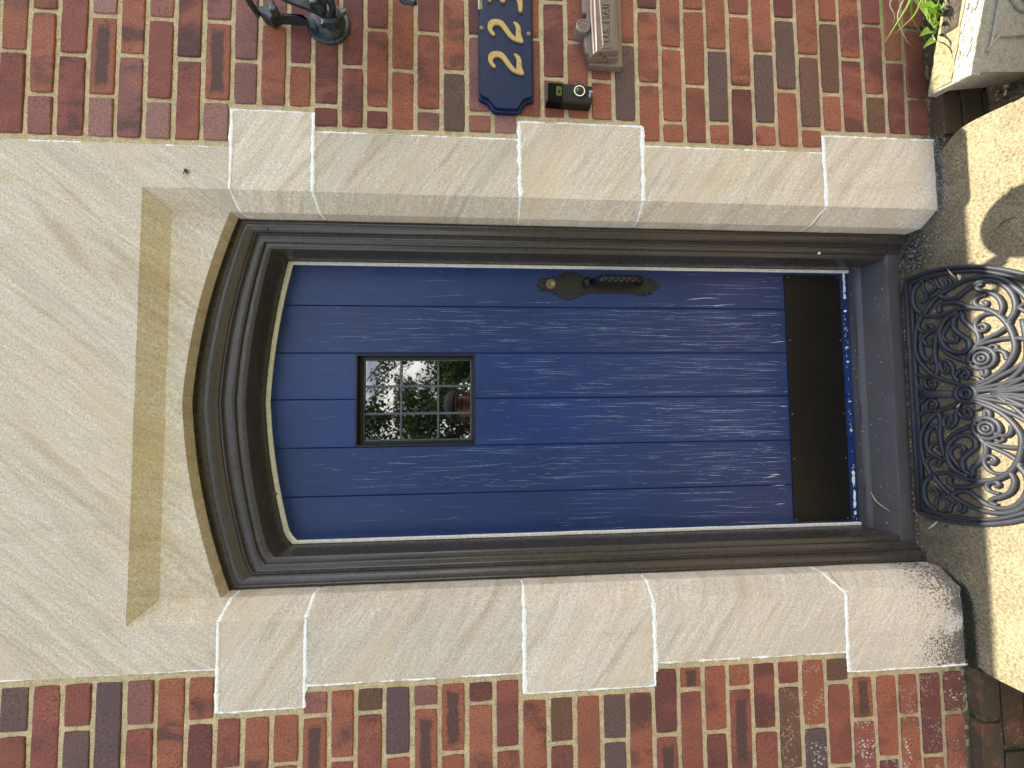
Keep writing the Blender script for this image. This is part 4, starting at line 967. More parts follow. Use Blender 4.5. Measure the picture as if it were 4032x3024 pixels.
tx = text_obj("U.S. MAIL", "lettering", M['mail'], ld, cxt, .0265, .0012, -.0550, 0.02, 1.0, .0003)
bw = max(v.co.x for v in tx.data.vertices)-min(v.co.x for v in tx.data.vertices); off_ = cxt.x-mbx.location.x
for v in tx.data.vertices: v.co.x = off_+(v.co.x-off_)*Lx/bw
for (px, py, r_) in ((380, 520, .0205), (1090, 430, .0125)):
    bs = MB(); c_ = mz(px, py, -.047); bs.lathe([(r_, 0.0), (r_, .026), (r_-.002, .0280), (r_-.0045, .0280), (r_-.0055, .0262), (.002, .0266)], (c_.x, -.0155, c_.z), 'y', 36)
    if r_ > .02:
        for a in range(9): bs.lathe([(.0022, 0), (.0020, .0012), (.0005, .0016)], (c_.x+math.cos(a*.7)*.0085*(a % 2*.5+.5), -.0420, c_.z+math.sin(a*.7)*.0085*(a % 2*.5+.5)), 'y', 8)
    smooth_by_angle(bs.build("round_boss", M['mail'], mbx), 35)
nt_ = MB(); q = [mz(430, 1165, -.035), mz(490, 1165, -.035), mz(435, 1310, -.035), mz(372, 1300, -.035)]; outl(nt_, q, -.0352, -.0338); nt_.build('slot', M['mail_d'], mbx); nt_ = MB()
q = [mz(720, 1140, -.047), mz(745, 1140, -.047), mz(760, 1220, -.047), mz(715, 1220, -.047)]; outl(nt_, q, -.0476, -.0465); nt_.build("slot", M['mail_d'], mbx)
rs = MB(); c_ = mz(840, 1280, -.035); rs.lathe([(.0075, 0), (.0065, .0012), (.004, .003), (.001, .0036)], (c_.x, -.0340, c_.z), 'y', 14); rs.build("rusty_screw", M['rust'], mbx)

# lantern bracket, and an unseen globe lantern added for the round floor shadow
def lz(px, py, y): return at(1000+px/5.53, py/5.53, 1, y)
lan = empty("wall_lantern", (1.07, 0, 1.62), "weathered black cast iron wall lantern on a scrolled bracket with round back plate, its unseen globe added for the round shadow", "wall lantern")
bp_ = MB(); dc = lz(1600, 460, -.012); bp_.lathe([(.058, -.001), (.0575, .004), (.054, .007), (.047, .008), (.0455, .012), (.043, .020), (.036, .027), (.022, .031), (.004, .033)], (dc.x, -.001, dc.z), 'y', 40)
spn = [lz(*q, -.018) for q in ((105,285),(130,240),(200,215),(300,200),(335,180),(350,120),(400,90),(460,85),(480,180),(500,300),(520,350),(700,370),(900,395),(1100,420),(1250,480),(1400,500),(1400,700),(1240,660),(1230,560),(1100,440),(900,420),(560,400),(480,420),(440,470),(400,510),(350,470),(300,430),(200,400),(150,350))]
outl(bp_, spn, -.030, -.001, 0, .003)
smooth_by_angle(bp_.build("back_plate", M['iron_l'], lan), 30)
ar = MB()
def sweep_box(P, wx, th, mb):
    P = [Vector(q) for q in P]; vs = []; n_ = len(P)
    for i, p_ in enumerate(P):
        t = (P[min(i+1, n_-1)]-P[max(i-1, 0)]).normalized(); s_ = Vector((1, 0, 0)); nn = t.cross(s_).normalized()
        for a, b_ in ((-1, -1), (1, -1), (1, 1), (-1, 1)): vs.append(p_+s_*wx*a+nn*th*b_)
    fs = [(4*i+j, 4*i+(j+1) % 4, 4*i+4+(j+1) % 4, 4*i+4+j) for i in range(n_-1) for j in range(4)]+[(3, 2, 1, 0), (4*n_-4, 4*n_-3, 4*n_-2, 4*n_-1)]
    mb.mesh(vs, fs)
ax_ = dc.x
sweep_box(catmull([(ax_-.005, -.030, dc.z-.010), (ax_-.004, -.050, dc.z+.02), (ax_+.0, -.070, dc.z+.08), (ax_+.005, -.100, dc.z+.14), (ax_+.012, -.150, dc.z+.18), (ax_+.02, -.16, dc.z+.05), (1.083, -.152, 1.90)], 8), .0115, .0045, ar)
sweep_box(catmull([(ax_, -.028, dc.z+.010), (ax_-.004, -.055, dc.z-.012), (ax_-.004, -.070, dc.z+.004), (ax_-.002, -.062, dc.z+.022), (ax_, -.050, dc.z+.014)], 8), .009, .0035, ar)
sweep_box(catmull([(ax_-.002, -.02, 2.035), (ax_, -.06, 2.04), (ax_+.003, -.085, 2.03)], 6), .008, .004, ar)
ar.box((ax_-.012, -.046, dc.z+.118), (ax_+.004, -.026, dc.z+.134), 0, .002)
sweep_box(catmull([(ax_-.024, -.020, dc.z-.012), (ax_-.034, -.036, dc.z-.004), (ax_-.036, -.040, dc.z-.030), (ax_-.020, -.040, dc.z-.046), (ax_+.004, -.036, dc.z-.050)], 6), .006, .010, ar)
ar.tube(catmull([(ax_-.010, -.030, dc.z-.020), (ax_-.004, -.060, dc.z-.030), (ax_+.006, -.085, dc.z-.020), (ax_+.010, -.095, dc.z+.000)], 6), .008, 8, rfun=lambda t: .006+.012*t)
ar.build("scroll_arm", M['iron_l'], lan)
LC = Vector((1.070, -.137, 1.60))
GC = Vector((1.083, -.152, 1.742)); GR = .088  # globe sized and placed to throw the round shadow on the stoop
lt = MB(); lt.lathe([(.004, -.125), (.010, -.115), (.005, -.104), (.030, -.094), (.036, -.088), (.030, -.084)], GC, 'z', 24)
lt.lathe([(.060, .074), (.066, .080), (.060, .090), (.036, .108), (.024, .125), (.020, .150), (.008, .165)], GC, 'z', 24)
for i in range(6):
    a = i/6*6.283+.3; d_ = Vector((math.cos(a), math.sin(a), 0))
    lt.tube([GC+d_*(GR+.003)*math.cos(t)+Vector((0, 0, (GR+.003)*math.sin(t))) for t in [R(-68+136*q/12) for q in range(13)]], .0038, 6)
lt.tube(catmull([GC+Vector((0, 0, -.090)), GC+Vector((-.045, 0, -.094)), at(1575, -12, 1, -.152), at(1608, 6, 1, -.152), at(1634, 14, 1, -.152), at(1634, -8, 1, -.152)], 5), .006, 8, rfun=lambda t: .0085-.004*t)
lt.lathe([(GR+.002, -.008), (GR+.006, 0), (GR+.002, .008)], GC, 'z', 32)
lt.build("added_globe_cage", M['iron_l'], lan)
lg = MB(); lg.lathe([(max(.002, GR*math.cos(R(t))), GR*math.sin(R(t))) for t in range(-90, 61, 10)], GC, 'z', 32); lg.build("shadow_casting_globe", M['shadow_globe_glass'], lan, smooth=True)

# ------------------------------------------------------------------ doormat
ZM = ZS+0.0004
mat_e = empty("doormat", (0, .1, ZS), "half round black rubber doormat of open scrollwork lying against the sill", "doormat")
def mp(px, py, z=ZM+.005):
    v = at(3540+px/3.016, 1030+py/3.016, 2, z); return Vector((v.x, v.y, z))
x_c = 0.001
SC = [
 ([(290,230),(200,300),(165,420),(190,550),(280,630),(400,655),(520,640),(640,590),(760,560),(860,548)], .0062),
 ([(300,620),(400,480),(520,370),(680,270),(820,210),(1050,175),(1250,215),(1400,320),(1500,410),(1600,540)], .0066),
 ([(470,390),(560,440),(680,430),(780,350),(900,270),(1050,225),(1200,250),(1330,350),(1390,480),(1380,600),(1300,720)], .0068),
 ([(490,600),(480,530),(560,490),(700,490),(850,540),(1000,555),(1150,610),(1280,720),(1350,850),(1390,1000),(1360,1120),(1260,1260),(1100,1380),(960,1440)], .0068),
 ([(1200,630),(1235,530),(1180,420),(1060,360),(960,340),(925,300),(1000,262)], .0064),
 ([(1040,390),(930,430),(900,490),(950,530),(1030,525),(1045,490),(1000,475)], .0055),
 ([(1150,620),(1040,620),(950,670),(910,750),(935,815),(1000,825),(1045,780),(1000,740),(960,765)], .0058),
 ([(870,1090),(950,980),(1060,910),(1180,850),(1280,780),(1330,700)], .0062),
 ([(950,990),(1120,940),(1300,910),(1500,920),(1640,960)], .0060),
 ([(760,600),(640,690),(560,790),(520,880),(560,945),(660,955),(700,905),(650,870)], .0056),
 ([(660,680),(660,800),(750,880),(830,940),(835,1020),(760,1075),(640,1070),(540,1000),(490,880),(500,780),(560,680),(700,600)], .0066),
 ([(760,620),(770,700),(860,770),(940,850),(955,950),(900,1040)], .0064),
 ([(490,930),(540,1050),(650,1130),(780,1180),(880,1205)], .0062),
 ([(500,780),(380,830),(290,900),(260,1000),(290,1130),(380,1195),(425,1150),(380,1130)], .0062),
 ([(260,670),(220,750),(260,825),(350,845),(400,790),(350,750),(320,775)], .0055),
 ([(290,930),(320,985),(390,1000),(430,950),(380,925)], .0050),
 ([(470,800),(440,950),(430,1100),(460,1250),(440,1350)], .0062),
 ([(270,640),(215,780),(195,950),(205,1080),(250,1180),(330,1280),(430,1360),(560,1410),(760,1470),(880,1490)], .0062),
 ([(205,1330),(300,1375),(430,1370)], .0058),
 ([(480,1250),(500,1190),(580,1185),(640,1260),(650,1350),(700,1430)], .0056),
 ([(490,1230),(510,1300),(570,1320),(595,1265),(550,1240)], .0050),
 ([(670,1350),(720,1290),(790,1280),(830,1330),(800,1385),(740,1370),(760,1335)], .0052),
 ([(300,1390),(320,1480),(390,1510),(435,1460),(400,1410),(360,1430)], .0052),
 ([(880,1510),(1060,1440),(1250,1340),(1400,1260),(1600,1130)], .0064),
 ([(890,1525),(1150,1470),(1350,1420),(1640,1340)], .0064),
 ([(890,1540),(1200,1515),(1500,1500),(1700,1490)], .0060),
 ([(200,1440),(260,1500),(330,1540)], .0048), ([(200,1500),(300,1550)], .0045),
 ([(1080,1085),(1180,1055),(1260,1085),(1290,1165)], .0060), ([(1050,1060),(1090,1000),(1150,1000),(1170,1040)], .0046),
 ([(900,1235),(980,1290),(1000,1360),(1050,1330),(1030,1240)], .0056),
 ([(860,1380),(930,1390),(960,1440),(900,1470)], .0056),
 ([(280,290),(300,355),(370,370),(430,310),(400,245),(330,215)], .0050), ([(430,215),(470,300),(540,325),(565,260),(530,210)], .0048), ([(560,200),(615,240),(600,330)], .0048),
 ([(230,455),(290,480),(320,410),(300,350)], .0048), ([(330,440),(390,430),(400,400)], .0045), ([(470,640),(530,690),(600,650),(590,610)], .0050),
 ([(1430,545),(1500,500),(1600,470)], .0058), ([(1420,540),(1500,590),(1600,620)], .0055),
]
bars = MB()
def fix(v, r_): return Vector((v.x, v.y, ZM+r_*0.85))
for pts_, r_ in SC:
    for s_ in (1, -1):
        P = catmull([fix(mp(*q), r_) for q in pts_], 6)
        P = [Vector((x_c+s_*(v.x-x_c), v.y, v.z)) for v in P]
        bars.tube(P, r_, 8, flat=1.15)
for s_ in (1, -1):
    c_ = mp(985, 1150); cx_ = x_c+s_*(c_.x-x_c)
    for r0, tr in ((.029, .0060), (.016, .0050), (.006, .0045)):
        bars.tube([(cx_+math.cos(a/24*6.2832)*r0, c_.y+math.sin(a/24*6.2832)*r0, ZM+.0065) for a in range(25)], tr, 8, caps=False)
    bars.lathe([(.028, 0), (.028, .004), (.001, .0042)], (cx_, c_.y, ZM), 'z', 24)
cc = mp(820, 1540)
for r0 in (.024, .012): bars.tube([(x_c+math.cos(a/24*6.2832)*r0, cc.y+.004+math.sin(a/24*6.2832)*r0, ZM+.0075) for a in range(25)], .0062, 8, caps=False)
bars.tube([(x_c, .085, ZM+.005), (x_c, .055, ZM+.0065), (x_c, cc.y+.02, ZM+.006)], .011, 8, flat=.6, rfun=lambda t: .007+.007*math.sin(t*9)**2)
# outer half of the mat, out of the picture
for s_ in (1, -1):
    for a in (12, 30, 50, 70):
        d_ = Vector((math.sin(R(a))*s_, -math.cos(R(a)), 0)); bars.tube(catmull([Vector((x_c, -.10, ZM+.006)), Vector((x_c, -.14, ZM+.006))+d_*.08, Vector((x_c, -.10, ZM+.006))+d_*.20], 5), .006, 8)
bars.build("scrollwork", M['rubber'], mat_e, smooth=True)
bo = MB()
def border(o1, rr, inner):
    R0 = [mp(*q) for q in inner]
    R0 = [v for v in R0]
    ys = R0[-1].y
    tail = [Vector((.285-o1*.6, -.190, 0)), Vector((.235-o1*.6, -.245, 0)), Vector((.165-o1*.5, -.292+o1*.6, 0)), Vector((.08, -.318+o1, 0)), Vector((0, -.326+o1, 0))]
    P = R0+tail; full = P+[Vector((2*x_c-v.x, v.y, 0)) for v in reversed(P[:-1])]
    full = catmull([Vector((v.x, v.y, ZM+rr*.9)) for v in full], 6); bo.tube(full, rr, 8, flat=1.2)
border(0, .0062, [(90,222),(250,155),(450,98),(700,66),(950,62),(1200,88),(1484,150)])
border(.018, .0056, [(140,262),(300,205),(550,143),(850,110),(1150,137),(1484,222)])
for q, rr in ((((92, 225), (150, 1560)), .0062), (((118, 240), (178, 1560)), .0050), (((150, 262), (205, 1560)), .0058)):
    a = mp(*q[0]); b_ = mp(*q[1]); bo.tube([(a.x, (a.y+b_.y)/2, ZM+rr*.9), (2*x_c-a.x, (a.y+b_.y)/2, ZM+rr*.9)], rr, 8, flat=1.2)
bo.build("border", M['rubber'], mat_e, smooth=True)

# ------------------------------------------------------------------ stone planter with weeds
pe = empty("stone_planter", (.99, -.12, ZG), "carved stone planter with mossy sunlit rim and round ornament on its front", "planter")
O_ = Vector((.872, -.045)); ang = R(-12.0); ex = Vector((math.cos(ang), math.sin(ang))); ey = Vector((math.sin(ang), -math.cos(ang)))
def P3(u, v, z): q = O_+ex*u+ey*v; return Vector((q.x, q.y, z))
PL, PD = .62, .102; ZTp = .140
rm = MB()
def ring_loft(mb, rings, mat=0, cap=True):
    n_ = len(rings[0]); vs = [q for r_ in rings for q in r_]
    fs = [(a*n_+i, a*n_+(i+1) % n_, (a+1)*n_+(i+1) % n_, (a+1)*n_+i) for a in range(len(rings)-1) for i in range(n_)]
    mb.mesh(vs, fs, mat)
    if cap: mb.face(rings[0], mat); mb.face(list(reversed(rings[-1])), mat)
def rect(i0, i1, j0, j1, z, n_=14, rough=0.0):
    out = []
    for k_ in range(n_): out.append(P3(i0+(i1-i0)*k_/n_, j0, z))
    for k_ in range(4): out.append(P3(i1, j0+(j1-j0)*k_/4, z))
    for k_ in range(n_): out.append(P3(i1-(i1-i0)*k_/n_, j1, z))
    for k_ in range(4): out.append(P3(i0, j1-(j1-j0)*k_/4, z))
    return [v+Vector((noise.noise(v*70)*rough, noise.noise(v*70+Vector((5, 5, 5)))*rough, noise.noise(v*50+Vector((9, 1, 1)))*rough*.8)) for v in out]
ring_loft(rm, [rect(0, PL, 0, PD, ZTp-.028, 30, .001), rect(0, PL, 0, PD, ZTp-.003, 30, .002), rect(.003, PL-.003, .003, PD-.003, ZTp, 30, .002)])
rimo = smooth_by_angle(rm.build("rim", M['planter'], pe), 30)
ms = MB(); ring_loft(ms, [rect(.004, PL-.01, .004, .062, ZTp-.002, 30, .002), rect(.006, PL-.012, .006, .060, ZTp+.003, 30, .004)]); ms.build("mossy_band", M['moss_stone'], rimo)
bk = random.Random(4); bb = MB()
for i in range(70):
    u, v = bk.uniform(.04, .5), bk.uniform(.064, .092); s_ = bk.uniform(.006, .016); a = bk.uniform(-.6, .2); q = []
    for (du, dv) in ((-1, -.25), (0, -.45), (1, -.1), (.8, .3), (-.4, .4)): q.append((u+s_*(du*math.cos(a)-dv*math.sin(a)), v+s_*.5*(du*math.sin(a)+dv*math.cos(a))))
    if any(b_ > .098 for _, b_ in q): continue
    h = bk.uniform(.002, .006); ring_loft(bb, [[P3(a_, b_, ZTp-.001) for a_, b_ in q], [P3(u+(a_-u)*.85, v+(b_-v)*.85, ZTp+h*bk.uniform(.4, 1)) for a_, b_ in q]])
bb.build("flaked_stone", M['planter'], rimo)
body = MB()
ring_loft(body, [rect(.030, PL-.03, .020, PD-.020, ZG, 14, .0), rect(.022, PL-.022, .014, PD-.014, ZG+.08, 14), rect(.014, PL-.014, .008, PD-.008, ZTp-.05, 14), rect(.006, PL-.006, .003, PD-.003, ZTp-.0285, 14)])
# sunk panel frame and round ornament on the front face
def front(u, h):  # point on the tapered front, h 0 (bottom) .. 1 (top)
    v = (PD-.018)*(1-h)+(PD-.004)*h; q = P3(u, v+.001, ZG+(ZTp-.03-ZG)*h); return q
body.tube([front(.060, .96), front(.100, .80), front(.115, .15)], .004, 6); body.tube([front(.060, .90), front(.5, .90)], .004, 6)
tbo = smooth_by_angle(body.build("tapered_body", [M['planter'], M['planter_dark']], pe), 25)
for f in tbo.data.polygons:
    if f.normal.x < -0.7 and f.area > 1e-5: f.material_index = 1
for f in rimo.data.polygons:
    pass
orn = MB()
for r0, t_ in ((.070, .0055), (.060, .003), (.048, .004)):
    orn.tube([front(.235+math.cos(a/32*6.2832)*r0, .42+math.sin(a/32*6.2832)*r0/.195) for a in range(33)], t_, 6, caps=False)
orn.lathe([(.02, -.004), (.018, .004), (.008, .008), (.001, .009)], front(.235, .42), 'y', 20); orn.build("round_ornament", M['planter'], pe, smooth=True)
# weeds
pb_ = MB(); lb = MB(); wr = random.Random(21)
def blade(mb, P, w0, mat=0):
    P = catmull(P, 6); n_ = len(P); A, B, C_ = [], [], []
    for i, p_ in enumerate(P):
        t = (P[min(i+1, n_-1)]-P[max(i-1, 0)]).normalized(); s_ = t.cross(Vector((0.2, -1, .1))).normalized(); wv = w0*(math.sin(math.pi*min(.97, .12+.88*i/(n_-1))))**.8*(1-.2*i/n_)
        A.append(p_-s_*wv); B.append(p_+s_*wv); C_.append(p_+s_.cross(t)*wv*.35)
    for i in range(n_-1): mb.face([A[i], C_[i], C_[i+1], A[i+1]], mat); mb.face([C_[i], B[i], B[i+1], C_[i+1]], mat)
root = Vector((1.045, -.075, .135))
def wp(px, py, y): return at(px, py, 1, y)
for Pq, w0, m_ in (([(root), wp(3560, -60, -.06), wp(3475, -20, -.05), wp(3468, 108, -.045)], .0055, 0), ([root, wp(3620, -60, -.08), wp(3570, 30, -.08), wp(3484, 166, -.07)], .0045, 0),
                  ([root, wp(3600, -40, -.06), wp(3535, 60, -.06), wp(3565, 150, -.05), wp(3598, 192, -.04)], .0025, 1), ([root, wp(3560, -40, -.05), wp(3505, 10, -.05), wp(3522, 60, -.05), wp(3517, 98, -.05)], .0025, 1),
                  ([root, wp(3650, -30, -.09), wp(3600, 60, -.10), wp(3525, 130, -.09)], .003, 0), ([root, wp(3610, -30, -.05), wp(3590, 60, -.05), wp(3640, 150, -.04), wp(3655, 185, -.04)], .004, 0)):
    blade(lb if False else pb_, [Vector(q) for q in Pq], w0, m_)
tag(pb_.build("grass_tuft", [M['blade'], M['straw']]), "long arching green grass blades growing out behind the stone planter", "grass")
def leaf(mb, base, tip, wd, mat=0):
    base, tip = Vector(base), Vector(tip); ax = tip-base; s_ = ax.cross(Vector((.1, -1, .3))).normalized(); up_ = s_.cross(ax).normalized(); n_ = 7; rows = []
    for i in range(n_+1):
        t = i/n_; wv = wd*math.sin(math.pi*t**.8)*.5; m0 = base+ax*t+up_*(.18*ax.length*math.sin(t*2.2)); rows.append((m0-s_*wv+up_*wv*.3, m0, m0+s_*wv+up_*wv*.3))
    for i in range(n_): mb.face([rows[i][0], rows[i][1], rows[i+1][1], rows[i+1][0]], mat); mb.face([rows[i][1], rows[i][2], rows[i+1][2], rows[i+1][1]], mat)
st = MB(); hb = MB(); 
for (x0, y0, x1, y1, yy, wd) in ((3690, 60, 3592, 48, -.09, .030), (3660, 55, 3605, 45, -.08, .024), (3695, 62, 3640, 72, -.09, .022), (3690, 98, 3650, 92, -.09, .022), (3668, 130, 3600, 165, -.08, .028), (3682, 160, 3612, 214, -.08, .020), (3640, 30, 3600, 44, -.07, .02), (3660, 20, 3655, 60, -.08, .022), (3700, 20, 3690, 55, -.10, .02), (3645, 15, 3610, -5, -.06, .02), (3700, -10, 3670, 20, -.09, .025), (3640, -20, 3650, 15, -.08, .022)):
    a, b_ = wp(x0, y0, yy), wp(x1, y1, yy-.015); leaf(hb, a, b_, wd); st.tube([root, (root+a)*.5+Vector((0, 0, .01)), a], .0015, 5)
hbo = hb.build("leaves", M['leaf']); weed = empty("leafy_weed", root, "bright green broad leaved weed sprouting above the planter rim", "plant")
for o_ in (hbo,):
    o_.parent = weed; o_.matrix_parent_inverse = weed.matrix_world.inverted()
st.build("stems", M['blade'], weed)
sb = MB(); ring_loft(sb, [rect(.14, PL-.03, .010, .055, ZTp+.001, 10, .002), rect(.15, PL-.04, .014, .05, ZTp+.006, 10, .004)]); sb.build("soil", M['soil'], pe)

# ------------------------------------------------------------------ litter, moss, straws
lr = random.Random(31)
def scatter(mb, fn, n_, smin, smax, mats, up_=.6, zoff=.0005):
    for _ in range(n_):
        q = fn()
        if q is None: continue
        x, y, z = q; s_ = lr.uniform(smin, smax); a = lr.uniform(0, 6.28); e_ = s_*lr.uniform(.15, .5); t = lr.uniform(0, up_)
        d = Vector((math.cos(a), math.sin(a), t)).normalized()*s_; w_ = Vector((-math.sin(a), math.cos(a), lr.uniform(-.3, .3))).normalized()*e_; c_ = Vector((x, y, z+zoff+t*s_*.5))
        mb.face([c_-d, c_-w_, c_+d, c_+w_], lr.choice(mats))
LM = [M['litter'], M['litter2'], M['straw'], M['lichen']]
lt_ = MB()
scatter(lt_, lambda: (lr.uniform(-.50, .49), .1150-abs(lr.gauss(0, .0055)), ZS), 2600, .0012, .0045, [0, 0, 1, 1, 2], 1.0)
scatter(lt_, lambda: (lr.uniform(.40, .545), .108-abs(lr.gauss(0, .030)), ZS), 3600, .001, .0045, [0, 1, 1, 1, 3], .8)
scatter(lt_, lambda: (lr.uniform(-.35, .36), lr.uniform(0.0, .09), ZS), 160, .002, .006, [0, 2, 1], .6)
scatter(lt_, lambda: (lr.uniform(.78, 1.0), lr.uniform(-.3, -.035), ZG), 500, .003, .012, [0, 2, 0, 2, 1], .6)
tag(lt_.build("leaf_litter", LM), "crumbled brown leaf litter and grit along the foot of the sill", "litter", kind="stuff")
ms_ = MB()
def along(P, sp):
    i = lr.randrange(len(P)-1); t = lr.random(); a, b_ = P[i], P[i+1]; return (a[0]+(b_[0]-a[0])*t+lr.gauss(0, sp), a[1]+(b_[1]-a[1])*t+lr.gauss(0, sp), ZS)
LP = [(-.532, .060), (-.562, .002), (-.60, -.011), (-.68, -.013), (-.765, -.012)]
RP = [(.775, -.004), (.70, -.006), (.62, -.007), (.565, -.002), (.535, .05)]
scatter(ms_, lambda: along(LP, .0065), 12000, .0010, .0036, [0, 0, 0, 1], 1.4)
scatter(ms_, lambda: along(LP, .020), 900, .0008, .0024, [2, 1, 2], .7)
scatter(ms_, lambda: along(RP, .0050), 4200, .0008, .0028, [1, 1, 0, 2], 1.0)
scatter(ms_, lambda: along(RP, .017), 1500, .0008, .0026, [2, 2, 1], .7)
tag(ms_.build("moss", [M['moss'], M['litter2'], M['lichen']]), "dark moss and lichen in the crack between stone jambs and stoop", "moss", kind="stuff")
def straw(P, r_, label, name="straw", mat='straw', cat="straw", grp=None):
    mb = MB(); mb.tube(catmull(P, 6), r_, 6, rfun=lambda t: r_*(.5+.9*math.sin(math.pi*(t*.9+.05)))); tag(mb.build(name, M[mat], smooth=True), label, cat, grp)
S_ = lambda px, py, z=ZS+.002: at(px, py, 2, z)
def onsill(px, py):
    v = at(px, py, 2, .125); return Vector((v.x, v.y, sillz(v.y)+.0022))
straw([onsill(3440, 1935), onsill(3458, 1975), onsill(3500, 2013)], .0013, "pale curved straw lying on the grey door sill", )
straw([S_(3732, 1062, ZM+.013), S_(3745, 1078, ZM+.013), S_(3760, 1092, ZM+.013)], .0012, "short pale stalk with a dry leaf across the upper mat border")
straw([S_(3655, 2083), S_(3672, 2070), S_(3692, 2052)], .0020, "pale feathery bit lying on the stoop just beyond the left mat border", "seed_husk", 'lichen', "seed husk")
straw([S_(3925, 898), S_(3950, 872), S_(3995, 855)], .0012, "dark curved twig on the stoop beside the mat", "twig", 'litter', "twig")
straw([S_(3765, 1605, ZM+.014), S_(3780, 1590, ZM+.014)], .0013, "tiny straw resting on the mat scrolls near its centre")
for (px, py, s_, ang_, lab) in ((3772, 1092, .010, .3, "pale dry leaf caught on the doormat at the end of a stalk"), (3690, 1500, .012, 1.2, "brown curled leaf lying in the mat scrollwork"), (3622, 1345, .010, .2, "tan leaf scrap lying near the mat edge by the sill")):
    c_ = S_(px, py, ZM+.012 if s_ < .011 and px > 3700 else ZS+.003); mb = MB(); leaf(mb, c_-Vector((math.cos(ang_)*s_, math.sin(ang_)*s_, 0)), c_+Vector((math.cos(ang_)*s_, math.sin(ang_)*s_, .001)), s_*.9)
    tag(mb.build("dry_leaf", M['straw'] if px != 3690 else M['litter']), lab, "leaf")

# ------------------------------------------------------------------ trees across the lawn (seen in the window's reflection)
def tree(x, y, h, r_, n_, label, seed, zlow=.35, mat='tleaf', holes=.0):
    q = random.Random(seed); e = empty("broadleaf_tree", (x, y, ZG), label, "tree")
    tr = MB(); pts = [Vector((x, y, ZG-.1)), Vector((x+.05, y, ZG+h*.25)), Vector((x-.05, y+.1, ZG+h*.55)), Vector((x, y, ZG+h*.85))]; tr.tube(catmull(pts, 5), .2, 10, rfun=lambda t: h*.03*(1-.85*t))
    limbs = []
    for i in range(9):
        a = q.uniform(0, 6.28); z0 = ZG+h*q.uniform(.25, .7); b0 = Vector((x, y, z0)); b1 = b0+Vector((math.cos(a)*r_*q.uniform(.5, .9), math.sin(a)*r_*q.uniform(.5, .9), h*q.uniform(.1, .25))); limbs.append(b1)
        tr.tube(catmull([b0, (b0+b1)*.5+Vector((0, 0, h*.03)), b1], 4), .05, 6, rfun=lambda t: h*.010*(1-.8*t))
    tr.build("trunk", M['bark'], e)
    cr_ = MB(); cl = []
    for i in range(34):
        while True:
            v = Vector((q.uniform(-1, 1), q.uniform(-1, 1), q.uniform(-1, 1)))
            if v.length < 1: break
        cl.append((Vector((x+v.x*r_, y+v.y*r_, ZG+h*(zlow+(1-zlow)*.5)+v.z*h*(1-zlow)*.5)), q.uniform(.18, .36)*r_))
    for i in range(n_):
        c_, rr = q.choice(cl); v = Vector((q.gauss(0, .5), q.gauss(0, .5), q.gauss(0, .42)))*rr; p_ = c_+v; s_ = q.uniform(.05, .11)
        a = Vector((q.uniform(-1, 1), q.uniform(-1, 1), q.uniform(-1, 1))).normalized(); b_ = a.cross(Vector((q.uniform(-1, 1), q.uniform(-1, 1), q.uniform(-1, 1)))).normalized()
        cr_.face([p_-a*s_, p_-b_*s_*.5, p_+a*s_, p_+b_*s_*.5], q.choice([0, 0, 1]))
    cr_.build("crown", [M['tleaf'], M['tleaf2']], e)
tree(-2.3, -12.5, 7.0, 2.6, 17000, "dense dark tree reflected on the left side of the door window", 3, .12)
tree(1.2, -11, 3.5, 1.9, 11000, "low bushy tree reflected in the bottom of the door window", 5, .05)
tree(-.3, -17, 6.4, 1.9, 5000, "tall open tree with sky showing through, reflected in the window top", 9, .35)
tree(2.1, -14, 7.4, 1.7, 3200, "slender open tree with sky between its leaves, reflected in the window's right side", 17, .3)
tree(4.9, -15, 7.5, 2.4, 6000, "spreading tree standing to the right across the lawn", 12, .2)
tree(-6.5, -16, 8.0, 3.0, 6000, "large tree standing far left across the lawn", 14, .15)

# ------------------------------------------------------------------ the person taking the photograph (seen only in the window)
def skin_body(name, joints, edges, mat, parent, sub=2):
    me = bpy.data.meshes.new(name); names = list(joints); off = parent.matrix_world.translation
    me.from_pydata([tuple(Vector(joints[n_][0])-off) for n_ in names], [(names.index(a), names.index(b_)) for a, b_ in edges], [])
    o = bpy.data.objects.new(name, me); col.objects.link(o); o.parent = parent
    md = o.modifiers.new("skin", 'SKIN'); me.skin_vertices[0].data[0].use_root = True
    for i, n_ in enumerate(names):
        r_ = joints[n_][1]; me.skin_vertices[0].data[i].radius = r_ if isinstance(r_, tuple) else (r_, r_); me.skin_vertices[0].data[i].use_root = (i == 0)
    md.use_smooth_shade = True; s_ = o.modifiers.new("subd", 'SUBSURF'); s_.levels = sub; s_.render_levels = sub; me.materials.append(mat); return o
px_, py_ = -.05, -1.42
per = empty("person", (px_, py_, ZS), "person in a dark cap holding up a phone, faintly reflected in the door window", "person")
J = {'pelvis': ((px_, py_, .98), (.15, .10)), 'waist': ((px_, py_, 1.10), (.13, .09)), 'chest': ((px_, py_+.01, 1.30), (.155, .10)), 'neckb': ((px_, py_+.01, 1.43), (.07, .06)), 'neck': ((px_, py_+.02, 1.49), (.052, .052)), 'head1': ((px_, py_+.04, 1.57), (.066, .078)), 'head2': ((px_, py_+.04, 1.645), (.068, .085)), 'head3': ((px_, py_+.03, 1.69), (.045, .055))}
E_ = [('pelvis', 'waist'), ('waist', 'chest'), ('chest', 'neckb'), ('neckb', 'neck'), ('neck', 'head1'), ('head1', 'head2'), ('head2', 'head3')]
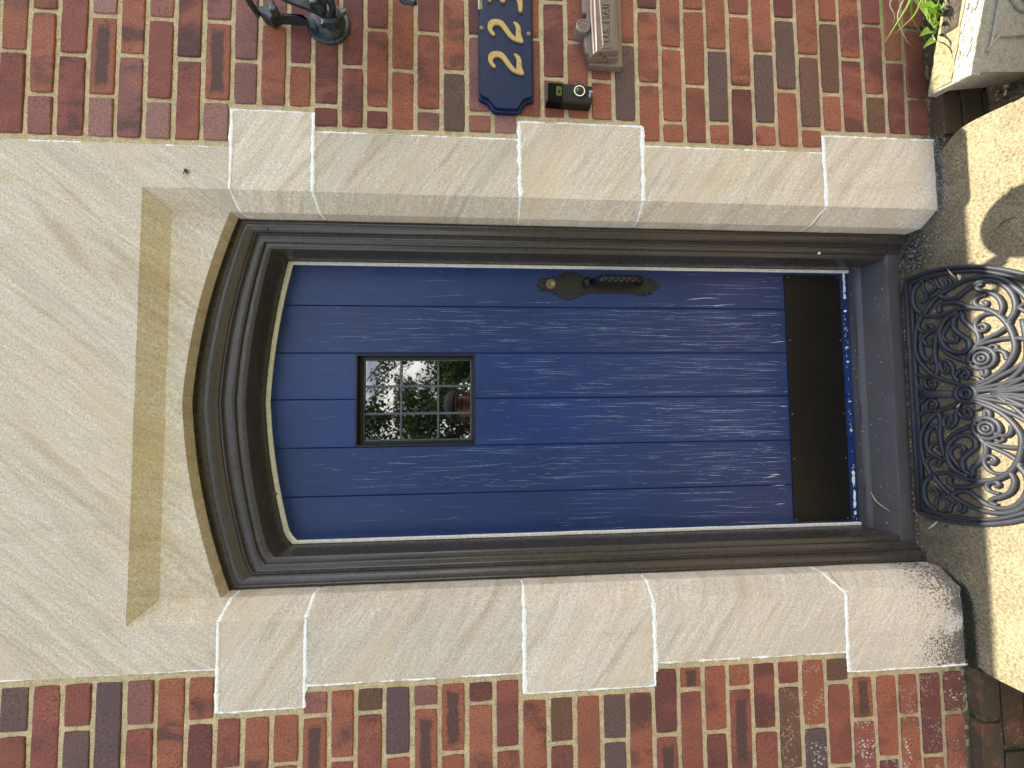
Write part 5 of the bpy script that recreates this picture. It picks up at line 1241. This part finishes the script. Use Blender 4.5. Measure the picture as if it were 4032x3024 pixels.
for s_, n_ in ((1, 'r'), (-1, 'l')):
    J.update({'sh'+n_: ((px_+s_*.17, py_, 1.39), .055), 'el'+n_: ((px_+s_*.23, py_+.05, 1.14), .042), 'wr'+n_: ((px_+s_*.10, py_+.27, 1.36), .026), 'pa'+n_: ((px_+s_*.085, py_+.31, 1.40), (.030, .016)),
              'hi'+n_: ((px_+s_*.09, py_, .90), .085), 'kn'+n_: ((px_+s_*.10, py_+.03, .52), .058), 'an'+n_: ((px_+s_*.10, py_-.01, .13), .038), 'to'+n_: ((px_+s_*.115, py_+.15, .095), .032)})
    E_ += [('chest', 'sh'+n_), ('sh'+n_, 'el'+n_), ('el'+n_, 'wr'+n_), ('wr'+n_, 'pa'+n_), ('pelvis', 'hi'+n_), ('hi'+n_, 'kn'+n_), ('kn'+n_, 'an'+n_), ('an'+n_, 'to'+n_)]
    for f_ in range(4):
        J['f%d'%f_+n_] = ((px_+s_*(.062-.0*f_), py_+.322, 1.425-.020*f_), .0085); J['g%d'%f_+n_] = ((px_+s_*.048, py_+.340, 1.422-.020*f_), .0075)
        E_ += [('pa'+n_, 'f%d'%f_+n_), ('f%d'%f_+n_, 'g%d'%f_+n_)]
    J['th'+n_] = ((px_+s_*.060, py_+.300, 1.355), .009); J['tt'+n_] = ((px_+s_*.040, py_+.300, 1.38), .008); E_ += [('pa'+n_, 'th'+n_), ('th'+n_, 'tt'+n_)]
bo_ = skin_body("body", J, E_, M['skin'], per)
for s_ in (-1, 1):
    fa = MB(); fa.lathe([(.001, -.004), (.009, 0), (.010, .003), (.001, .006)], (px_+s_*.031, py_+.112, 1.612), 'y', 12); fa.build("eye", M['litter'], per, smooth=True)
    fa = MB(); fa.tube([(px_+s_*.078, py_+.03, 1.57), (px_+s_*.086, py_+.02, 1.60), (px_+s_*.080, py_+.03, 1.63)], .011, 8); fa.build("ear", M['skin'], per, smooth=True)
fa = MB(); fa.tube([(px_, py_+.112, 1.61), (px_, py_+.138, 1.572), (px_, py_+.118, 1.560)], .011, 8); fa.build("nose", M['skin'], per, smooth=True)
fa = MB(); fa.tube([(px_-.022, py_+.112, 1.532), (px_, py_+.120, 1.530), (px_+.022, py_+.112, 1.532)], .006, 6); fa.build("mouth", M['skin'], per, smooth=True)
cl_ = MB(); rings = [(1.47, .070, .062), (1.43, .13, .08), (1.38, .19, .105), (1.28, .185, .125), (1.10, .165, .12), (.95, .175, .13), (.86, .18, .13)]
vs = []
for z, a, b_ in rings:
    for i in range(24): t = i/24*6.2832; vs.append((px_+math.cos(t)*a, py_+.005+math.sin(t)*b_, z))
cl_.mesh(vs, [(a*24+i, a*24+(i+1) % 24, (a+1)*24+(i+1) % 24, (a+1)*24+i) for a in range(len(rings)-1) for i in range(24)])
for s_ in (1, -1):
    cl_.tube([(px_+s_*.165, py_, 1.39), (px_+s_*.225, py_+.04, 1.16), (px_+s_*.215, py_+.09, 1.17), (px_+s_*.115, py_+.245, 1.34)], .06, 12, rfun=lambda t: .068-.03*t)
    cl_.tube([(px_+s_*.09, py_, .92), (px_+s_*.10, py_+.03, .52), (px_+s_*.10, py_-.01, .12)], .09, 12, rfun=lambda t: .105-.045*t)
cl_.build("clothing", M['cloth'], per, smooth=True)
cpn = MB(); cpn.lathe([(.099, 0), (.102, .02), (.094, .055), (.065, .085), (.02, .098)], (px_, py_+.035, 1.650), 'z', 28)
vs = []
for i in range(15):
    t = R(30+120*i/14); vs += [(px_+math.cos(t)*.095, py_+.035+math.sin(t)*.095, 1.655), (px_+math.cos(t)*.105, py_+.045+math.sin(t)*.165, 1.645)]
cpn.mesh(vs, [(2*i, 2*i+1, 2*i+3, 2*i+2) for i in range(14)]); cpn.mesh([(a, b_, c_-.004) for a, b_, c_ in vs], [(2*i+2, 2*i+3, 2*i+1, 2*i) for i in range(14)])
cpn.build("cap", M['cloth'], per, smooth=True)
phn = MB(); phn.box((-.085, -1.0680, 1.364), (.070, -1.0600, 1.440), 0, .002); tag(phn.build("phone", M['phone']), "black phone held up sideways by the reflected person", "phone")
